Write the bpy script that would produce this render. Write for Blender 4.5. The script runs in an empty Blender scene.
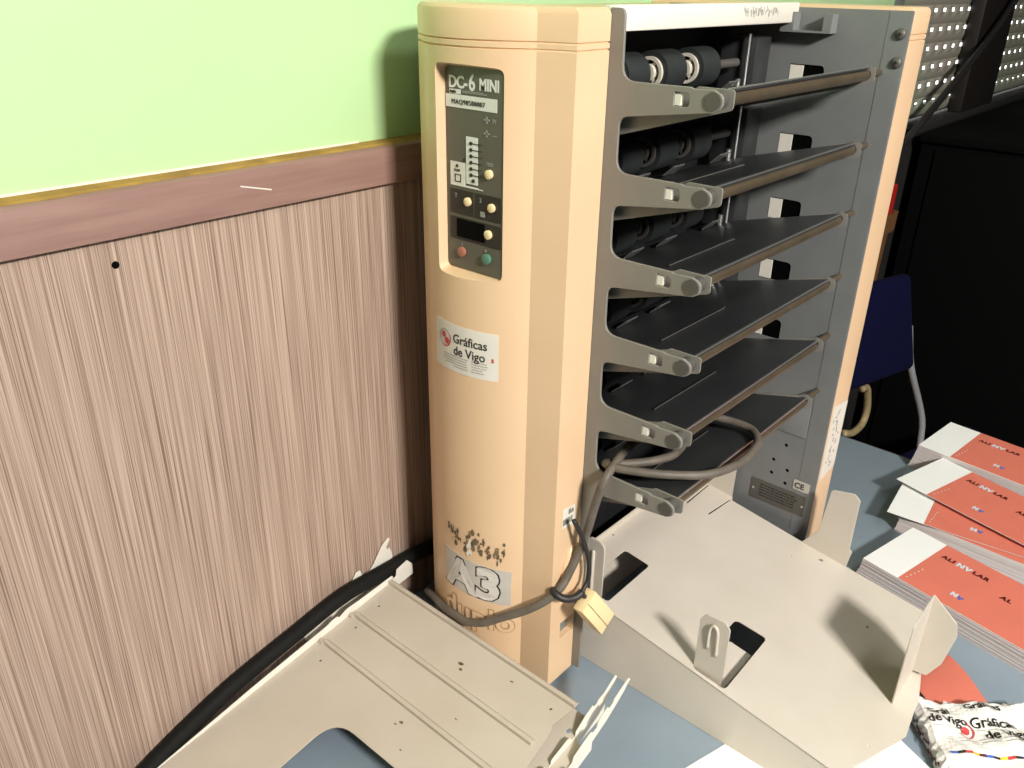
import bpy, bmesh, math, random
from mathutils import Vector, Matrix
random.seed(7)
C = bpy.context.scene.collection
PI = math.pi

# ------------------------------------------------------------------ materials
def mat(name, col, rough=0.5, metal=0.0, var=0.0, vscale=30.0, bump=0.0, bscale=200.0, spec=0.5, stretch=None, col2=None, detail=4.0):
    m = bpy.data.materials.new(name); m.use_nodes = True
    nt = m.node_tree; b = nt.nodes['Principled BSDF']
    b.inputs['Roughness'].default_value = rough; b.inputs['Metallic'].default_value = metal
    b.inputs['Specular IOR Level'].default_value = spec
    b.inputs['Base Color'].default_value = (*col, 1)
    tc = nt.nodes.new('ShaderNodeTexCoord'); src = tc.outputs['Object']
    if stretch:
        mp = nt.nodes.new('ShaderNodeMapping'); mp.inputs['Scale'].default_value = stretch
        nt.links.new(src, mp.inputs['Vector']); src = mp.outputs['Vector']
    if var > 0 or col2:
        n = nt.nodes.new('ShaderNodeTexNoise'); n.inputs['Scale'].default_value = vscale; n.inputs['Detail'].default_value = detail
        nt.links.new(src, n.inputs['Vector'])
        r = nt.nodes.new('ShaderNodeValToRGB'); r.color_ramp.elements[0].position = 0.3; r.color_ramp.elements[1].position = 0.7
        c2 = col2 or tuple(c*(1-var) for c in col)
        r.color_ramp.elements[0].color = (*c2, 1); r.color_ramp.elements[1].color = (*col, 1)
        nt.links.new(n.outputs['Fac'], r.inputs['Fac']); nt.links.new(r.outputs['Color'], b.inputs['Base Color'])
    if bump > 0:
        n2 = nt.nodes.new('ShaderNodeTexNoise'); n2.inputs['Scale'].default_value = bscale
        nt.links.new(src, n2.inputs['Vector'])
        bp = nt.nodes.new('ShaderNodeBump'); bp.inputs['Strength'].default_value = bump; bp.inputs['Distance'].default_value = 0.001
        nt.links.new(n2.outputs['Fac'], bp.inputs['Height']); nt.links.new(bp.outputs['Normal'], b.inputs['Normal'])
    return m

def wood_panel_mat():
    m = bpy.data.materials.new('striped_veneer'); m.use_nodes = True
    nt = m.node_tree; b = nt.nodes['Principled BSDF']; b.inputs['Roughness'].default_value = 0.5
    tc = nt.nodes.new('ShaderNodeTexCoord')
    def noise(sc, scale, det):
        mp = nt.nodes.new('ShaderNodeMapping'); mp.inputs['Scale'].default_value = sc
        nt.links.new(tc.outputs['Object'], mp.inputs['Vector'])
        n = nt.nodes.new('ShaderNodeTexNoise'); n.inputs['Scale'].default_value = scale; n.inputs['Detail'].default_value = det
        nt.links.new(mp.outputs['Vector'], n.inputs['Vector']); return n.outputs['Fac']
    f1 = noise((1, 1, 0.0040), 1250, 2); f2 = noise((1, 1, 0.003), 330, 1)
    mx = nt.nodes.new('ShaderNodeMix'); mx.data_type = 'FLOAT'; mx.inputs[0].default_value = 0.13
    nt.links.new(f1, mx.inputs[2]); nt.links.new(f2, mx.inputs[3])
    r = nt.nodes.new('ShaderNodeValToRGB'); e = r.color_ramp.elements
    e[0].position = 0.34; e[0].color = (0.17, 0.106, 0.074, 1); e[1].position = 0.66; e[1].color = (0.52, 0.39, 0.305, 1)
    k = r.color_ramp.elements.new(0.48); k.color = (0.365, 0.26, 0.20, 1)
    nt.links.new(mx.outputs[0], r.inputs['Fac']); nt.links.new(r.outputs['Color'], b.inputs['Base Color'])
    return m

M = {}
M['green'] = mat('lime_green_paint', (0.49, 0.715, 0.365), 0.6, var=0.05, vscale=4, bump=0.15, bscale=120)
M['veneer'] = wood_panel_mat()
M['rail'] = mat('brown_wood_rail', (0.315, 0.19, 0.155), 0.5, col2=(0.25, 0.14, 0.115), vscale=170, stretch=(0.06, 1, 0.9), detail=5)
M['dust'] = mat('dusty_ochre_ledge', (0.42, 0.25, 0.05), 0.9, col2=(0.25, 0.14, 0.03), vscale=40)
M['tan'] = mat('tan_plastic', (0.76, 0.53, 0.325), 0.38, col2=(0.72, 0.495, 0.30), vscale=9, bump=0.05, bscale=900)
M['plategrey'] = mat('warm_grey_paint', (0.235, 0.22, 0.19), 0.42, var=0.08, vscale=30, bump=0.05, bscale=700)
M['rightgrey'] = mat('cool_grey_paint', (0.195, 0.20, 0.195), 0.45, var=0.10, vscale=25)
M['shelf'] = mat('dark_grey_sheet', (0.035, 0.037, 0.038), 0.36, var=0.25, vscale=16)
M['black'] = mat('black_steel', (0.008, 0.008, 0.009), 0.6)
M['rod'] = mat('brown_steel_rod', (0.20, 0.155, 0.10), 0.34, metal=0.6, var=0.3, vscale=30)
M['steel'] = mat('bright_steel', (0.62, 0.61, 0.58), 0.28, metal=0.85)
M['bolt'] = mat('grey_bolt', (0.11, 0.102, 0.09), 0.5, metal=0.3)
M['rubber'] = mat('dark_teal_rubber', (0.020, 0.024, 0.0235), 0.6, var=0.3, vscale=80)
M['hub'] = mat('ivory_hub', (0.62, 0.58, 0.48), 0.4)
M['white'] = mat('offwhite_metal', (0.80, 0.76, 0.66), 0.45, var=0.06, vscale=20)
M['tray'] = mat('beige_sheet_metal', (0.65, 0.585, 0.50), 0.42, col2=(0.60, 0.535, 0.445), vscale=14, bump=0.05, bscale=800)
M['tray_dimmed'] = mat('dimmed_beige_sheet_metal', (0.545, 0.48, 0.395), 0.45, col2=(0.49, 0.425, 0.34), vscale=11, bump=0.05, bscale=800)  # tray beige darkened to hold down the key light on it
M['dirt'] = mat('brown_grime', (0.22, 0.155, 0.085), 0.9, var=0.65, vscale=160)
M['panel'] = mat('olive_grey_panel', (0.105, 0.098, 0.072), 0.45)
M['paneldark'] = mat('black_olive_panel', (0.018, 0.017, 0.012), 0.4)
M['display'] = mat('black_display', (0.002, 0.002, 0.002), 0.6, spec=0.05)
M['ink_white'] = mat('white_print', (0.72, 0.71, 0.66), 0.6)
M['ink_black'] = mat('black_print', (0.02, 0.018, 0.015), 0.6)
M['ink_grey'] = mat('grey_print', (0.30, 0.29, 0.27), 0.6)
M['ink_red'] = mat('red_print', (0.55, 0.05, 0.05), 0.6)
M['ink_maroon'] = mat('maroon_print', (0.10, 0.008, 0.006), 0.6)
M['ink_blue'] = mat('blue_print', (0.06, 0.14, 0.50), 0.6)
M['ink_yellow'] = mat('yellow_print', (0.85, 0.60, 0.05), 0.6)
M['ink_pale'] = mat('pale_blue_print', (0.62, 0.66, 0.72), 0.6)
M['button'] = mat('cream_button', (0.85, 0.66, 0.38), 0.35)
M['btn_red'] = mat('dull_red_button', (0.36, 0.14, 0.09), 0.35)
M['btn_green'] = mat('green_button', (0.09, 0.22, 0.15), 0.35)
M['sticker'] = mat('sticker_paper', (0.74, 0.70, 0.61), 0.6, var=0.06, vscale=40)
M['a3'] = mat('a3_label_grey', (0.55, 0.51, 0.45), 0.55, var=0.1, vscale=70)
M['cord'] = mat('grey_brown_cord', (0.15, 0.125, 0.098), 0.55, var=0.35, vscale=60)
M['darkcord'] = mat('black_cord', (0.02, 0.017, 0.017), 0.5)
M['plug'] = mat('cream_plug', (0.88, 0.66, 0.36), 0.4)
M['hose'] = mat('black_hose', (0.006, 0.006, 0.005), 0.75, spec=0.25, var=0.5, vscale=120)
M['table'] = mat('blue_grey_laminate', (0.265, 0.325, 0.38), 0.30, col2=(0.23, 0.285, 0.335), vscale=7, bump=0.08, bscale=60)
M['tableedge'] = mat('dark_table_edge', (0.05, 0.05, 0.045), 0.5)
M['paper'] = mat('white_paper', (0.86, 0.86, 0.84), 0.7)
M['orange'] = mat('orange_red_print', (0.70, 0.185, 0.125), 0.6, var=0.06, vscale=25)
M['navy'] = mat('navy_fabric', (0.001, 0.0014, 0.030), 0.9, spec=0.2, var=0.3, vscale=90)
M['chrome'] = mat('chrome', (0.75, 0.75, 0.75), 0.35, metal=0.6)
M['armwood'] = mat('beige_wood_arm', (0.42, 0.33, 0.17), 0.5, var=0.3, vscale=60)
M['brownbin'] = mat('brown_bin', (0.19, 0.085, 0.03), 0.6, var=0.2, vscale=40)
M['redbox'] = mat('red_card', (0.45, 0.01, 0.01), 0.6)
M['unlitcab'] = mat('unlit_corner_black', (0.0025, 0.0025, 0.0025), 0.95, spec=0.1)  # near-black so the corner reads as unlit
M['slat'] = mat('brown_grey_slat', (0.42, 0.37, 0.31), 0.6, col2=(0.33, 0.40, 0.28), vscale=2.5)
M['frame'] = mat('grey_frame', (0.20, 0.22, 0.19), 0.5)
M['darkframe'] = mat('dark_brown_post', (0.012, 0.008, 0.006), 0.6)
M['darkwall'] = mat('unlit_wall_black', (0.012, 0.011, 0.010), 0.9)  # lack of light on this side put into the wall colour
M['roomwall'] = mat('plain_room_wall', (0.16, 0.155, 0.15), 0.8)
M['ceil'] = mat('ceiling_white', (0.30, 0.30, 0.29), 0.9)
M['floor'] = mat('dark_floor', (0.03, 0.028, 0.025), 0.7, var=0.3, vscale=3)
M['edgepaper'] = mat('paper_edges', (0.74, 0.68, 0.66), 0.8, col2=(0.60, 0.52, 0.50), vscale=1.0, stretch=(3, 3, 900))
M['proof'] = mat('proof_paper', (0.84, 0.80, 0.75), 0.7)

# ------------------------------------------------------------------ object helpers
def setp(o, label=None, cat=None, group=None, kind=None):
    if label: o['label'] = label
    if cat: o['category'] = cat
    if group: o['group'] = group
    if kind: o['kind'] = kind
    return o
def empty(name, label, cat, loc=(0, 0, 0), rot=None, group=None):
    o = bpy.data.objects.new(name, None); C.objects.link(o); o.location = loc
    if rot: o.rotation_euler = rot
    o.empty_display_size = 0.05
    return setp(o, label, cat, group)
def link(name, me, m=None, parent=None, label=None):
    o = bpy.data.objects.new(name, me); C.objects.link(o)
    if m is not None and not me.materials: me.materials.append(m)
    if parent: o.parent = parent
    if label: o['label'] = label
    return o
def from_bm(name, bm, m, parent=None, label=None, smooth=False, autos=None):
    bmesh.ops.recalc_face_normals(bm, faces=bm.faces)
    me = bpy.data.meshes.new(name); bm.to_mesh(me); bm.free()
    if smooth: me.shade_smooth()
    if autos is not None:
        me.shade_smooth(); me.set_sharp_from_angle(angle=math.radians(autos))
    return link(name, me, m, parent, label)
def add_box(bm, lo, hi, bev=0.0, seg=2, mtx=None):
    g = bmesh.ops.create_cube(bm, size=1.0); vs = g['verts']
    c = [(a+b)/2 for a, b in zip(lo, hi)]; s = [b-a for a, b in zip(lo, hi)]
    for v in vs: v.co = Vector((c[0]+v.co.x*s[0], c[1]+v.co.y*s[1], c[2]+v.co.z*s[2]))
    if bev > 0:
        es = list({e for v in vs for e in v.link_edges})
        r = bmesh.ops.bevel(bm, geom=es, offset=bev, segments=seg, affect='EDGES', profile=0.5)
        vs = list({v for f in r['faces'] for v in f.verts} | {v for v in vs if v.is_valid})
    if mtx:
        for v in vs: v.co = mtx @ v.co
    return vs
def box(name, lo, hi, m, parent=None, bev=0.0, label=None, mtx=None):
    bm = bmesh.new(); add_box(bm, lo, hi, bev, mtx=mtx); return from_bm(name, bm, m, parent, label, autos=35 if bev else None)
def add_cyl(bm, p0, p1, r, n=24, r2=None, bev=0):
    p0, p1 = Vector(p0), Vector(p1); d = p1-p0
    q = d.to_track_quat('Z', 'Y').to_matrix().to_4x4()
    g = bmesh.ops.create_cone(bm, cap_ends=True, segments=n, radius1=r, radius2=r if r2 is None else r2, depth=d.length)
    mt = Matrix.Translation((p0+p1)/2) @ q
    for v in g['verts']: v.co = mt @ v.co
    return g['verts']
def cyl(name, p0, p1, r, m, parent=None, n=24, label=None):
    bm = bmesh.new(); add_cyl(bm, p0, p1, r, n); return from_bm(name, bm, m, parent, label, autos=40)
def add_ring(bm, p0, p1, r, ri, n=28):
    p0, p1 = Vector(p0), Vector(p1); d = p1-p0; q = d.to_track_quat('Z', 'Y').to_matrix()
    rows = []
    for (p, rr) in ((p0, ri), (p0, r), (p1, r), (p1, ri)):
        rows.append([bm.verts.new(p + q @ Vector((rr*math.cos(2*PI*i/n), rr*math.sin(2*PI*i/n), 0))) for i in range(n)])
    for k in range(4):
        a, b = rows[k], rows[(k+1) % 4]
        for i in range(n): bm.faces.new((a[i], a[(i+1) % n], b[(i+1) % n], b[i]))
def catmull(pts, per=10):
    P = [Vector(p) for p in pts]; P = [P[0]*2-P[1]] + P + [P[-1]*2-P[-2]]; out = []
    for i in range(1, len(P)-2):
        a, b, c, d = P[i-1:i+3]
        for k in range(per):
            t = k/per
            out.append(0.5*((2*b)+(c-a)*t+(2*a-5*b+4*c-d)*t*t+(3*b-a-3*c+d)*t**3))
    out.append(P[-2]); return out
def add_tube(bm, path, r, n=12):
    path = [Vector(p) for p in path]; prev = None; rows = []
    for i, p in enumerate(path):
        t = (path[min(i+1, len(path)-1)]-path[max(i-1, 0)]).normalized()
        if prev is None:
            u = t.cross(Vector((0, 0, 1)));  u = u if u.length > 1e-3 else t.cross(Vector((1, 0, 0)))
        else: u = prev - t*prev.dot(t)
        u.normalize(); w = t.cross(u); prev = u
        rr = r[i] if isinstance(r, (list, tuple)) else r
        rows.append([bm.verts.new(p+(u*math.cos(2*PI*k/n)+w*math.sin(2*PI*k/n))*rr) for k in range(n)])
    for a, b in zip(rows, rows[1:]):
        for k in range(n): bm.faces.new((a[k], a[(k+1) % n], b[(k+1) % n], b[k]))
    bm.faces.new(rows[0][::-1]); bm.faces.new(rows[-1])
def tube(name, pts, r, m, parent=None, per=10, n=12, label=None, smooth=True):
    bm = bmesh.new(); add_tube(bm, catmull(pts, per) if per > 1 else pts, r, n)
    return from_bm(name, bm, m, parent, label, smooth=smooth)
def rounded(pts, r, n=5):
    """round the corners of a polygon; r is a number or one per vertex"""
    out = []; N = len(pts)
    for i in range(N):
        p = Vector(pts[i]).to_2d(); a = Vector(pts[i-1]).to_2d()-p; b = Vector(pts[(i+1) % N]).to_2d()-p
        rr = r[i] if isinstance(r, (list, tuple)) else r
        if rr <= 0: out.append((p.x, p.y)); continue
        ang = a.angle(b); d = min(rr/math.tan(ang/2), 0.48*a.length, 0.48*b.length)
        p0 = p+a.normalized()*d; p1 = p+b.normalized()*d
        for k in range(n+1):
            t = k/n; q = p0*(1-t)**2+p*2*t*(1-t)+p1*t*t; out.append((q.x, q.y))
    return out
def circle2(c, r, n=20): return [(c[0]+r*math.cos(2*PI*k/n), c[1]+r*math.sin(2*PI*k/n)) for k in range(n)]
def plate_mesh(name, loops, thick, bevel=0.0, res=1):
    """sheet with holes: outlines in local XY, thickness along local Z from 0 to thick"""
    cu = bpy.data.curves.new(name, 'CURVE'); cu.dimensions = '2D'; cu.fill_mode = 'BOTH'
    cu.extrude = max(thick/2-bevel, 1e-5); cu.bevel_depth = bevel; cu.bevel_resolution = res; cu.offset = -bevel
    for lp in loops:
        s = cu.splines.new('POLY'); s.points.add(len(lp)-1); s.use_cyclic_u = True
        for q, pt in zip(s.points, lp): q.co = (pt[0], pt[1], 0, 1)
    o = bpy.data.objects.new(name, cu); C.objects.link(o)
    dg = bpy.context.evaluated_depsgraph_get(); me = bpy.data.meshes.new_from_object(o.evaluated_get(dg))
    bpy.data.objects.remove(o); bpy.data.curves.remove(cu)
    bm = bmesh.new(); bm.from_mesh(me)
    bmesh.ops.remove_doubles(bm, verts=bm.verts, dist=2e-5)
    for v in bm.verts: v.co.z += thick/2
    bm.to_mesh(me); bm.free(); me.name = name
    me.materials.clear(); return me
# local (X,Y,Z) -> world frames for sheets
YZ = Matrix(((0, 0, 1, 0), (1, 0, 0, 0), (0, 1, 0, 0), (0, 0, 0, 1)))     # (y,z) outline, thickness +x
XZ = Matrix(((1, 0, 0, 0), (0, 0, 1, 0), (0, 1, 0, 0), (0, 0, 0, 1)))     # (x,z) outline, thickness +y
def plate(name, loops, thick, frame, off, m, parent=None, bevel=0.0, label=None):
    me = plate_mesh(name, loops, thick, bevel)
    me.transform(Matrix.Translation(off) @ frame); me.update()
    bm = bmesh.new(); bm.from_mesh(me); bmesh.ops.recalc_face_normals(bm, faces=bm.faces); bm.to_mesh(me); bm.free()
    return link(name, me, m, parent, label)
def text_mesh(s, size, depth=0.0004, offset=0.0, align='LEFT', sx=1.0, shear=0.0, spacing=1.0):
    cu = bpy.data.curves.new('text', 'FONT'); cu.body = s; cu.size = size; cu.extrude = depth/2; cu.offset = offset
    cu.align_x = align; cu.resolution_u = 3; cu.shear = shear; cu.space_character = spacing
    o = bpy.data.objects.new('text', cu); C.objects.link(o)
    dg = bpy.context.evaluated_depsgraph_get(); me = bpy.data.meshes.new_from_object(o.evaluated_get(dg))
    bpy.data.objects.remove(o); bpy.data.curves.remove(cu)
    for v in me.vertices: v.co.x *= sx
    me.materials.clear(); return me
def join_bm(bm, me, fn):
    """append mesh data into bm with every vertex mapped by fn"""
    vs = [bm.verts.new(fn(v.co)) for v in me.vertices]
    for p in me.polygons:
        try: bm.faces.new([vs[i] for i in p.vertices])
        except ValueError: pass
    bpy.data.meshes.remove(me)
def boolean(o, cutters):
    for c in cutters:
        md = o.modifiers.new('cut', 'BOOLEAN'); md.object = c; md.operation = 'DIFFERENCE'; md.solver = 'EXACT'
        dg = bpy.context.evaluated_depsgraph_get(); me = bpy.data.meshes.new_from_object(o.evaluated_get(dg))
        o.modifiers.clear(); old = o.data; o.data = me; bpy.data.meshes.remove(old); bpy.data.objects.remove(c)

# ================================================================== ROOM
YW = 0.343      # wood panelling face
room = []
def struct(o): o['kind'] = 'structure'; return o
# back wall: green plaster left of the shuttered window, pieces below and above it
bm = bmesh.new()
add_box(bm, (-2.6, 0.355, -0.75), (1.40, 0.50, 1.75)); add_box(bm, (1.40, 0.40, 1.25), (3.6, 0.50, 1.75))
struct(from_bm('wall_back', bm, M['green']))
w2 = struct(box('wall_right', (3.6, -3.4, -0.75), (3.7, 0.5, 1.75), M['darkwall']))
struct(box('wall_left', (-2.7, -3.4, -0.75), (-2.6, 0.5, 1.75), M['roomwall']))
struct(box('wall_front', (-2.7, -3.5, -0.75), (3.7, -3.4, 1.75), M['roomwall']))
struct(box('floor', (-2.7, -3.5, -0.80), (3.7, 0.5, -0.75), M['floor']))
struct(box('ceiling', (-2.7, -3.5, 1.75), (3.7, 0.5, 1.80), M['ceil']))
struct(box('wall_below_window', (1.40, 0.37, -0.75), (3.6, 0.50, 0.425), M['darkwall'])).name = 'wall_back_lower'
pan = struct(box('trim_2', (-2.6, YW, -0.75), (1.40, 0.355, 0.5555), M['veneer']))
bm = bmesh.new(); add_cyl(bm, (-0.338, YW-0.0006, 0.5294), (-0.338, YW+0.004, 0.5294), 0.0032, 16)
h = from_bm('screw_hole', bm, M['display'], pan); h['kind'] = 'structure'
# chair rail with a rounded lower lip and a dusty ledge on top
prof = [(0.333, 0.5535), (0.3325, 0.559), (0.3325, 0.583), (0.3335, 0.5895), (0.3365, 0.5915), (0.355, 0.5915), (0.355, 0.5535)]
bm = bmesh.new(); a = [bm.verts.new((-2.6, y, z)) for y, z in prof]; b = [bm.verts.new((1.40, y, z)) for y, z in prof]
bm.faces.new(a); bm.faces.new(b[::-1])
for i in range(len(prof)): bm.faces.new((a[i], a[(i+1) % 7], b[(i+1) % 7], b[i]))
rail = struct(from_bm('trim_1', bm, M['rail'], autos=40))
bm = bmesh.new()
xs = [-2.6+0.02*i for i in range(201)]
rows = []
for x in xs:
    x = min(x, 1.40); w = 0.0025*math.sin(x*37)+0.0015*math.sin(x*91+1)
    rows.append([bm.verts.new((x, 0.3385+w*0.6, 0.5916)), bm.verts.new((x, 0.3415+w*0.4, 0.5932)), bm.verts.new((x, 0.3549, 0.5945))])
for p, q in zip(rows, rows[1:]):
    for k in range(2): bm.faces.new((p[k], q[k], q[k+1], p[k+1]))
dl = from_bm('dust_layer', bm, M['dust'], rail); dl['kind'] = 'structure'
ck_ = box('pale_line', (-2.6, 0.3535, 0.5940), (-0.07, 0.3552, 0.5962), M['white'], rail); ck_['kind'] = 'structure'  # thin off-white strip along the back of the ledge
bm = bmesh.new()   # pale scratch on the rail
add_box(bm, (-0.016, -0.0004, -0.0006), (0.016, 0.0004, 0.0006), mtx=Matrix.Translation((-0.206, 0.3324, 0.5735)) @ Matrix.Rotation(math.radians(14), 4, 'Y'))
sc = from_bm('scratch', bm, M['sticker'], rail); sc['kind'] = 'structure'

# window with a perforated roller shutter, daylight comes through the holes
win = struct(bpy.data.objects.new('window_1', None)); C.objects.link(win); win.location = (2.3, 0.38, 0.85)
def wchild(o):
    o.parent = win; o.matrix_parent_inverse = Matrix.Translation((-2.3, -0.38, -0.85)); o['kind'] = 'structure'; return o
bm = bmesh.new()
pitch, z0 = 0.0452, 0.434
for s in range(19):
    zb = z0+s*pitch
    pr = [(0.396, zb-0.004), (0.3895, zb+0.004), (0.386, zb+0.014), (0.3855, zb+0.0295), (0.386, zb+0.0385), (0.392, zb+0.0475)]
    # hole row between profile rows 3 and 4 (upper part of each slat)
    xh = [1.47]; x = 1.50
    while x < 3.56: xh += [x, x+0.024]; x += 0.0708
    xh.append(3.58)
    grid = [[bm.verts.new((x, y, z)) for (y, z) in pr] for x in xh]
    for i in range(len(xh)-1):
        for k in range(5):
            if k == 3 and i % 2 == 1: continue
            bm.faces.new((grid[i][k], grid[i+1][k], grid[i+1][k+1], grid[i][k+1]))
sh = wchild(from_bm('roller_shutter', bm, M['slat'], autos=60))
sm = sh.modifiers.new('thickness', 'SOLIDIFY'); sm.thickness = 0.0015; sm.offset = 0
wchild(box('window_frame', (1.40, 0.358, 0.425), (1.475, 0.40, 1.25), M['frame'], bev=0.003))
wchild(box('mullion', (2.08, 0.345, 0.425), (2.40, 0.384, 1.25), M['darkframe'], bev=0.006))
wchild(box('window_sill', (1.40, 0.345, 0.405), (3.6, 0.372, 0.425), M['darkwall'], bev=0.002))

# ================================================================== TABLE
table = empty('work_table', 'blue-grey laminate work table under the collating machine and trays', 'table', (0, 0, -0.75))
def tpart(o): o.parent = table; o.matrix_parent_inverse = Matrix.Translation((0, 0, 0.75)); return o
tpart(box('tabletop', (-0.95, -0.62, -0.028), (0.797, 0.3425, 0.0), M['table'], bev=0.002))
tpart(box('edge_band', (0.797, -0.62, -0.028), (0.7995, 0.3425, -0.001), M['tableedge'], label='dark edge band'))
for x in (-0.88, 0.70):
    for y in (-0.55, 0.27): tpart(box('leg', (x, y, -0.75), (x+0.045, y+0.045, -0.028), M['tableedge'], bev=0.003))

# ================================================================== COLLATING MACHINE
W = 0.36; H = 0.727
DZ = 0.07655
ZS = [0.6626-DZ*i for i in range(6)]
mc = empty('paper_collator', 'tall tan and grey six-bin paper collating machine standing on the table', 'collating machine', (0, 0, 0))
# --- tower casing: plan outline with a bulged front
CX, CY, R = 0.0171, 0.2038, 0.100
TH1 = math.asin((CY-0.1345)/R); TH2 = -math.asin((0.268-CY)/R)
def arc(s, out=0.0): return arcp((s+0.0043)/R, out)
def arcp(th, out=0.0): return (CX-(R+out)*math.cos(th), CY-(R+out)*math.sin(th))
plan = [(-0.0005, 0.1005), (-0.0450, 0.1005)]
plan += [arcp(TH1+(TH2-TH1)*k/28) for k in range(29)]
plan += [(-0.053, 0.279), (-0.041, 0.290), (-0.020, 0.297), (-0.0005, 0.299)]
def inset(pl, d):
    c = Vector((-0.03, 0.2)); return [tuple(Vector(p)+(c-Vector(p)).normalized()*d) for p in pl]
bm = bmesh.new()
levels = [(0.006, 0.0015), (0.008, 0.0), (0.6935, 0.0), (0.6945, 0.0018), (0.6955, 0.0), (0.6992, 0.0), (0.7002, 0.0018), (0.7012, 0.0), (0.7215, 0.0), (0.7245, 0.0012), (0.7268, 0.004)]
rows = []
for z, d in levels:
    rows.append([bm.verts.new((x, y, z)) for x, y in (inset(plan, d) if d else plan)])
n = len(plan)
for a, b in zip(rows, rows[1:]):
    for i in range(n): bm.faces.new((a[i], a[(i+1) % n], b[(i+1) % n], b[i]))
bm.faces.new(rows[0][::-1]); bm.faces.new(rows[-1])
casing = from_bm('tower_casing', bm, M['tan'], mc)
# recess for the control panel (tapered pocket, flat floor) and the small square pocket near the base
XP = -0.0685
def pocket(outer, inner, x_out, x_in):
    b = bmesh.new(); A = [b.verts.new((x_out, y, z)) for y, z in outer]; B = [b.verts.new((x_in, y, z)) for y, z in inner]
    b.faces.new(A); b.faces.new(B[::-1])
    for i in range(len(A)): b.faces.new((A[i], A[(i+1) % len(A)], B[(i+1) % len(A)], B[i]))
    bmesh.ops.recalc_face_normals(b, faces=b.faces)
    me = bpy.data.meshes.new('pocket'); b.to_mesh(me); b.free(); o = bpy.data.objects.new('pocket', me); C.objects.link(o); return o
ro = rounded([(0.2335, 0.4865), (0.1515, 0.4865), (0.1515, 0.6845), (0.2335, 0.6845)], 0.009, 6)
ri = rounded([(0.2275, 0.4945), (0.1560, 0.4945), (0.1560, 0.6780), (0.2275, 0.6780)], 0.006, 6)
boolean(casing, [pocket(ro, ri, -0.10, XP)])
b = bmesh.new(); add_box(b, (-0.0265, 0.09, 0.067), (-0.004, 0.109, 0.090)); 
me = bpy.data.meshes.new('pocket'); b.to_mesh(me); b.free(); o = bpy.data.objects.new('pocket', me); C.objects.link(o)
boolean(casing, [o])
casing.data.shade_smooth(); casing.data.set_sharp_from_angle(angle=math.radians(24))
box('socket_insert', (-0.026, 0.1075, 0.0675), (-0.0045, 0.1089, 0.0895), M['rightgrey'], casing, label='grey metal insert in square pocket')
# lower tan bulge beside the plate
bm = bmesh.new()
bmesh.ops.create_uvsphere(bm, u_segments=28, v_segments=18, radius=1)
for v in bm.verts:
    v.co = Vector((-0.010+v.co.x*0.021, 0.1005+v.co.y*0.011, 0.150+v.co.z*0.044))
for v in bm.verts:
    if v.co.x > -0.0006: v.co.x = -0.0006
from_bm('side_bulge', bm, M['tan'], casing, smooth=True)

# --- control panel
def panel_map(z_out):      # text/graphics coords: x along -y (reading direction), y = z
    return lambda y0, zz: (lambda co: Vector((XP-z_out-co.z, y0-co.x, zz+co.y)))
panel = plate('control_panel', [rounded([(0.2268, 0.4952), (0.1567, 0.4952), (0.1567, 0.6773), (0.2268, 0.6773)], 0.0055, 5)], 0.0012, YZ, (XP-0.0011, 0, 0), M['panel'], mc, label='olive-grey control panel')
SX = XP-0.0011
def gfx(name, rects, m, parent, lift=0.0003, depth=0.0004, label=None):
    bm = bmesh.new()
    for (y1, z1, y2, z2) in rects: add_box(bm, (SX-lift-depth, min(y1, y2), min(z1, z2)), (SX-lift, max(y1, y2), max(z1, z2)))
    return from_bm(name, bm, m, parent, label)
def ptext(bm, s, y0, z0, size, sx=1.0, offset=0.0, lift=0.0003, spacing=1.0):
    join_bm(bm, text_mesh(s, size, 0.0003, offset, sx=sx, spacing=spacing), lambda co: Vector((SX-lift-co.z-0.0002, y0-co.x, z0+co.y)))
bm = bmesh.new()
ptext(bm, 'DC-', 0.2225, 0.6598, 0.0142, 0.98, 0.0004, spacing=0.9); ptext(bm, '6', 0.1978, 0.6588, 0.0190, 0.85, 0.0004); ptext(bm, 'MINI', 0.1852, 0.6600, 0.0134, 0.86, 0.0004)
from_bm('lettering', bm, M['ink_white'], panel, label='white DC-6 MINI lettering')
gfx('maker_tag', [(0.2215, 0.6546, 0.2075, 0.6584)], M['ink_white'], panel)
bm = bmesh.new(); ptext(bm, 'duplo', 0.2206, 0.6555, 0.0034, 1.0, 0.0001, lift=0.0008)
from_bm('maker_lettering', bm, M['ink_black'], panel)
gfx('fine_print', [(0.2055, 0.6560, 0.1760, 0.6568), (0.2055, 0.6573, 0.1800, 0.6579)], M['ink_grey'], panel)
gfx('serial_label', [(0.2263, 0.6430, 0.1640, 0.6540)], M['ink_white'], panel, label='white serial number label')
bm = bmesh.new(); ptext(bm, 'MAQ90500007', 0.2185, 0.6462, 0.0058, 1.0, 0.0, lift=0.0009, spacing=1.16)
from_bm('serial_lettering', bm, M['ink_black'], panel)
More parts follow.
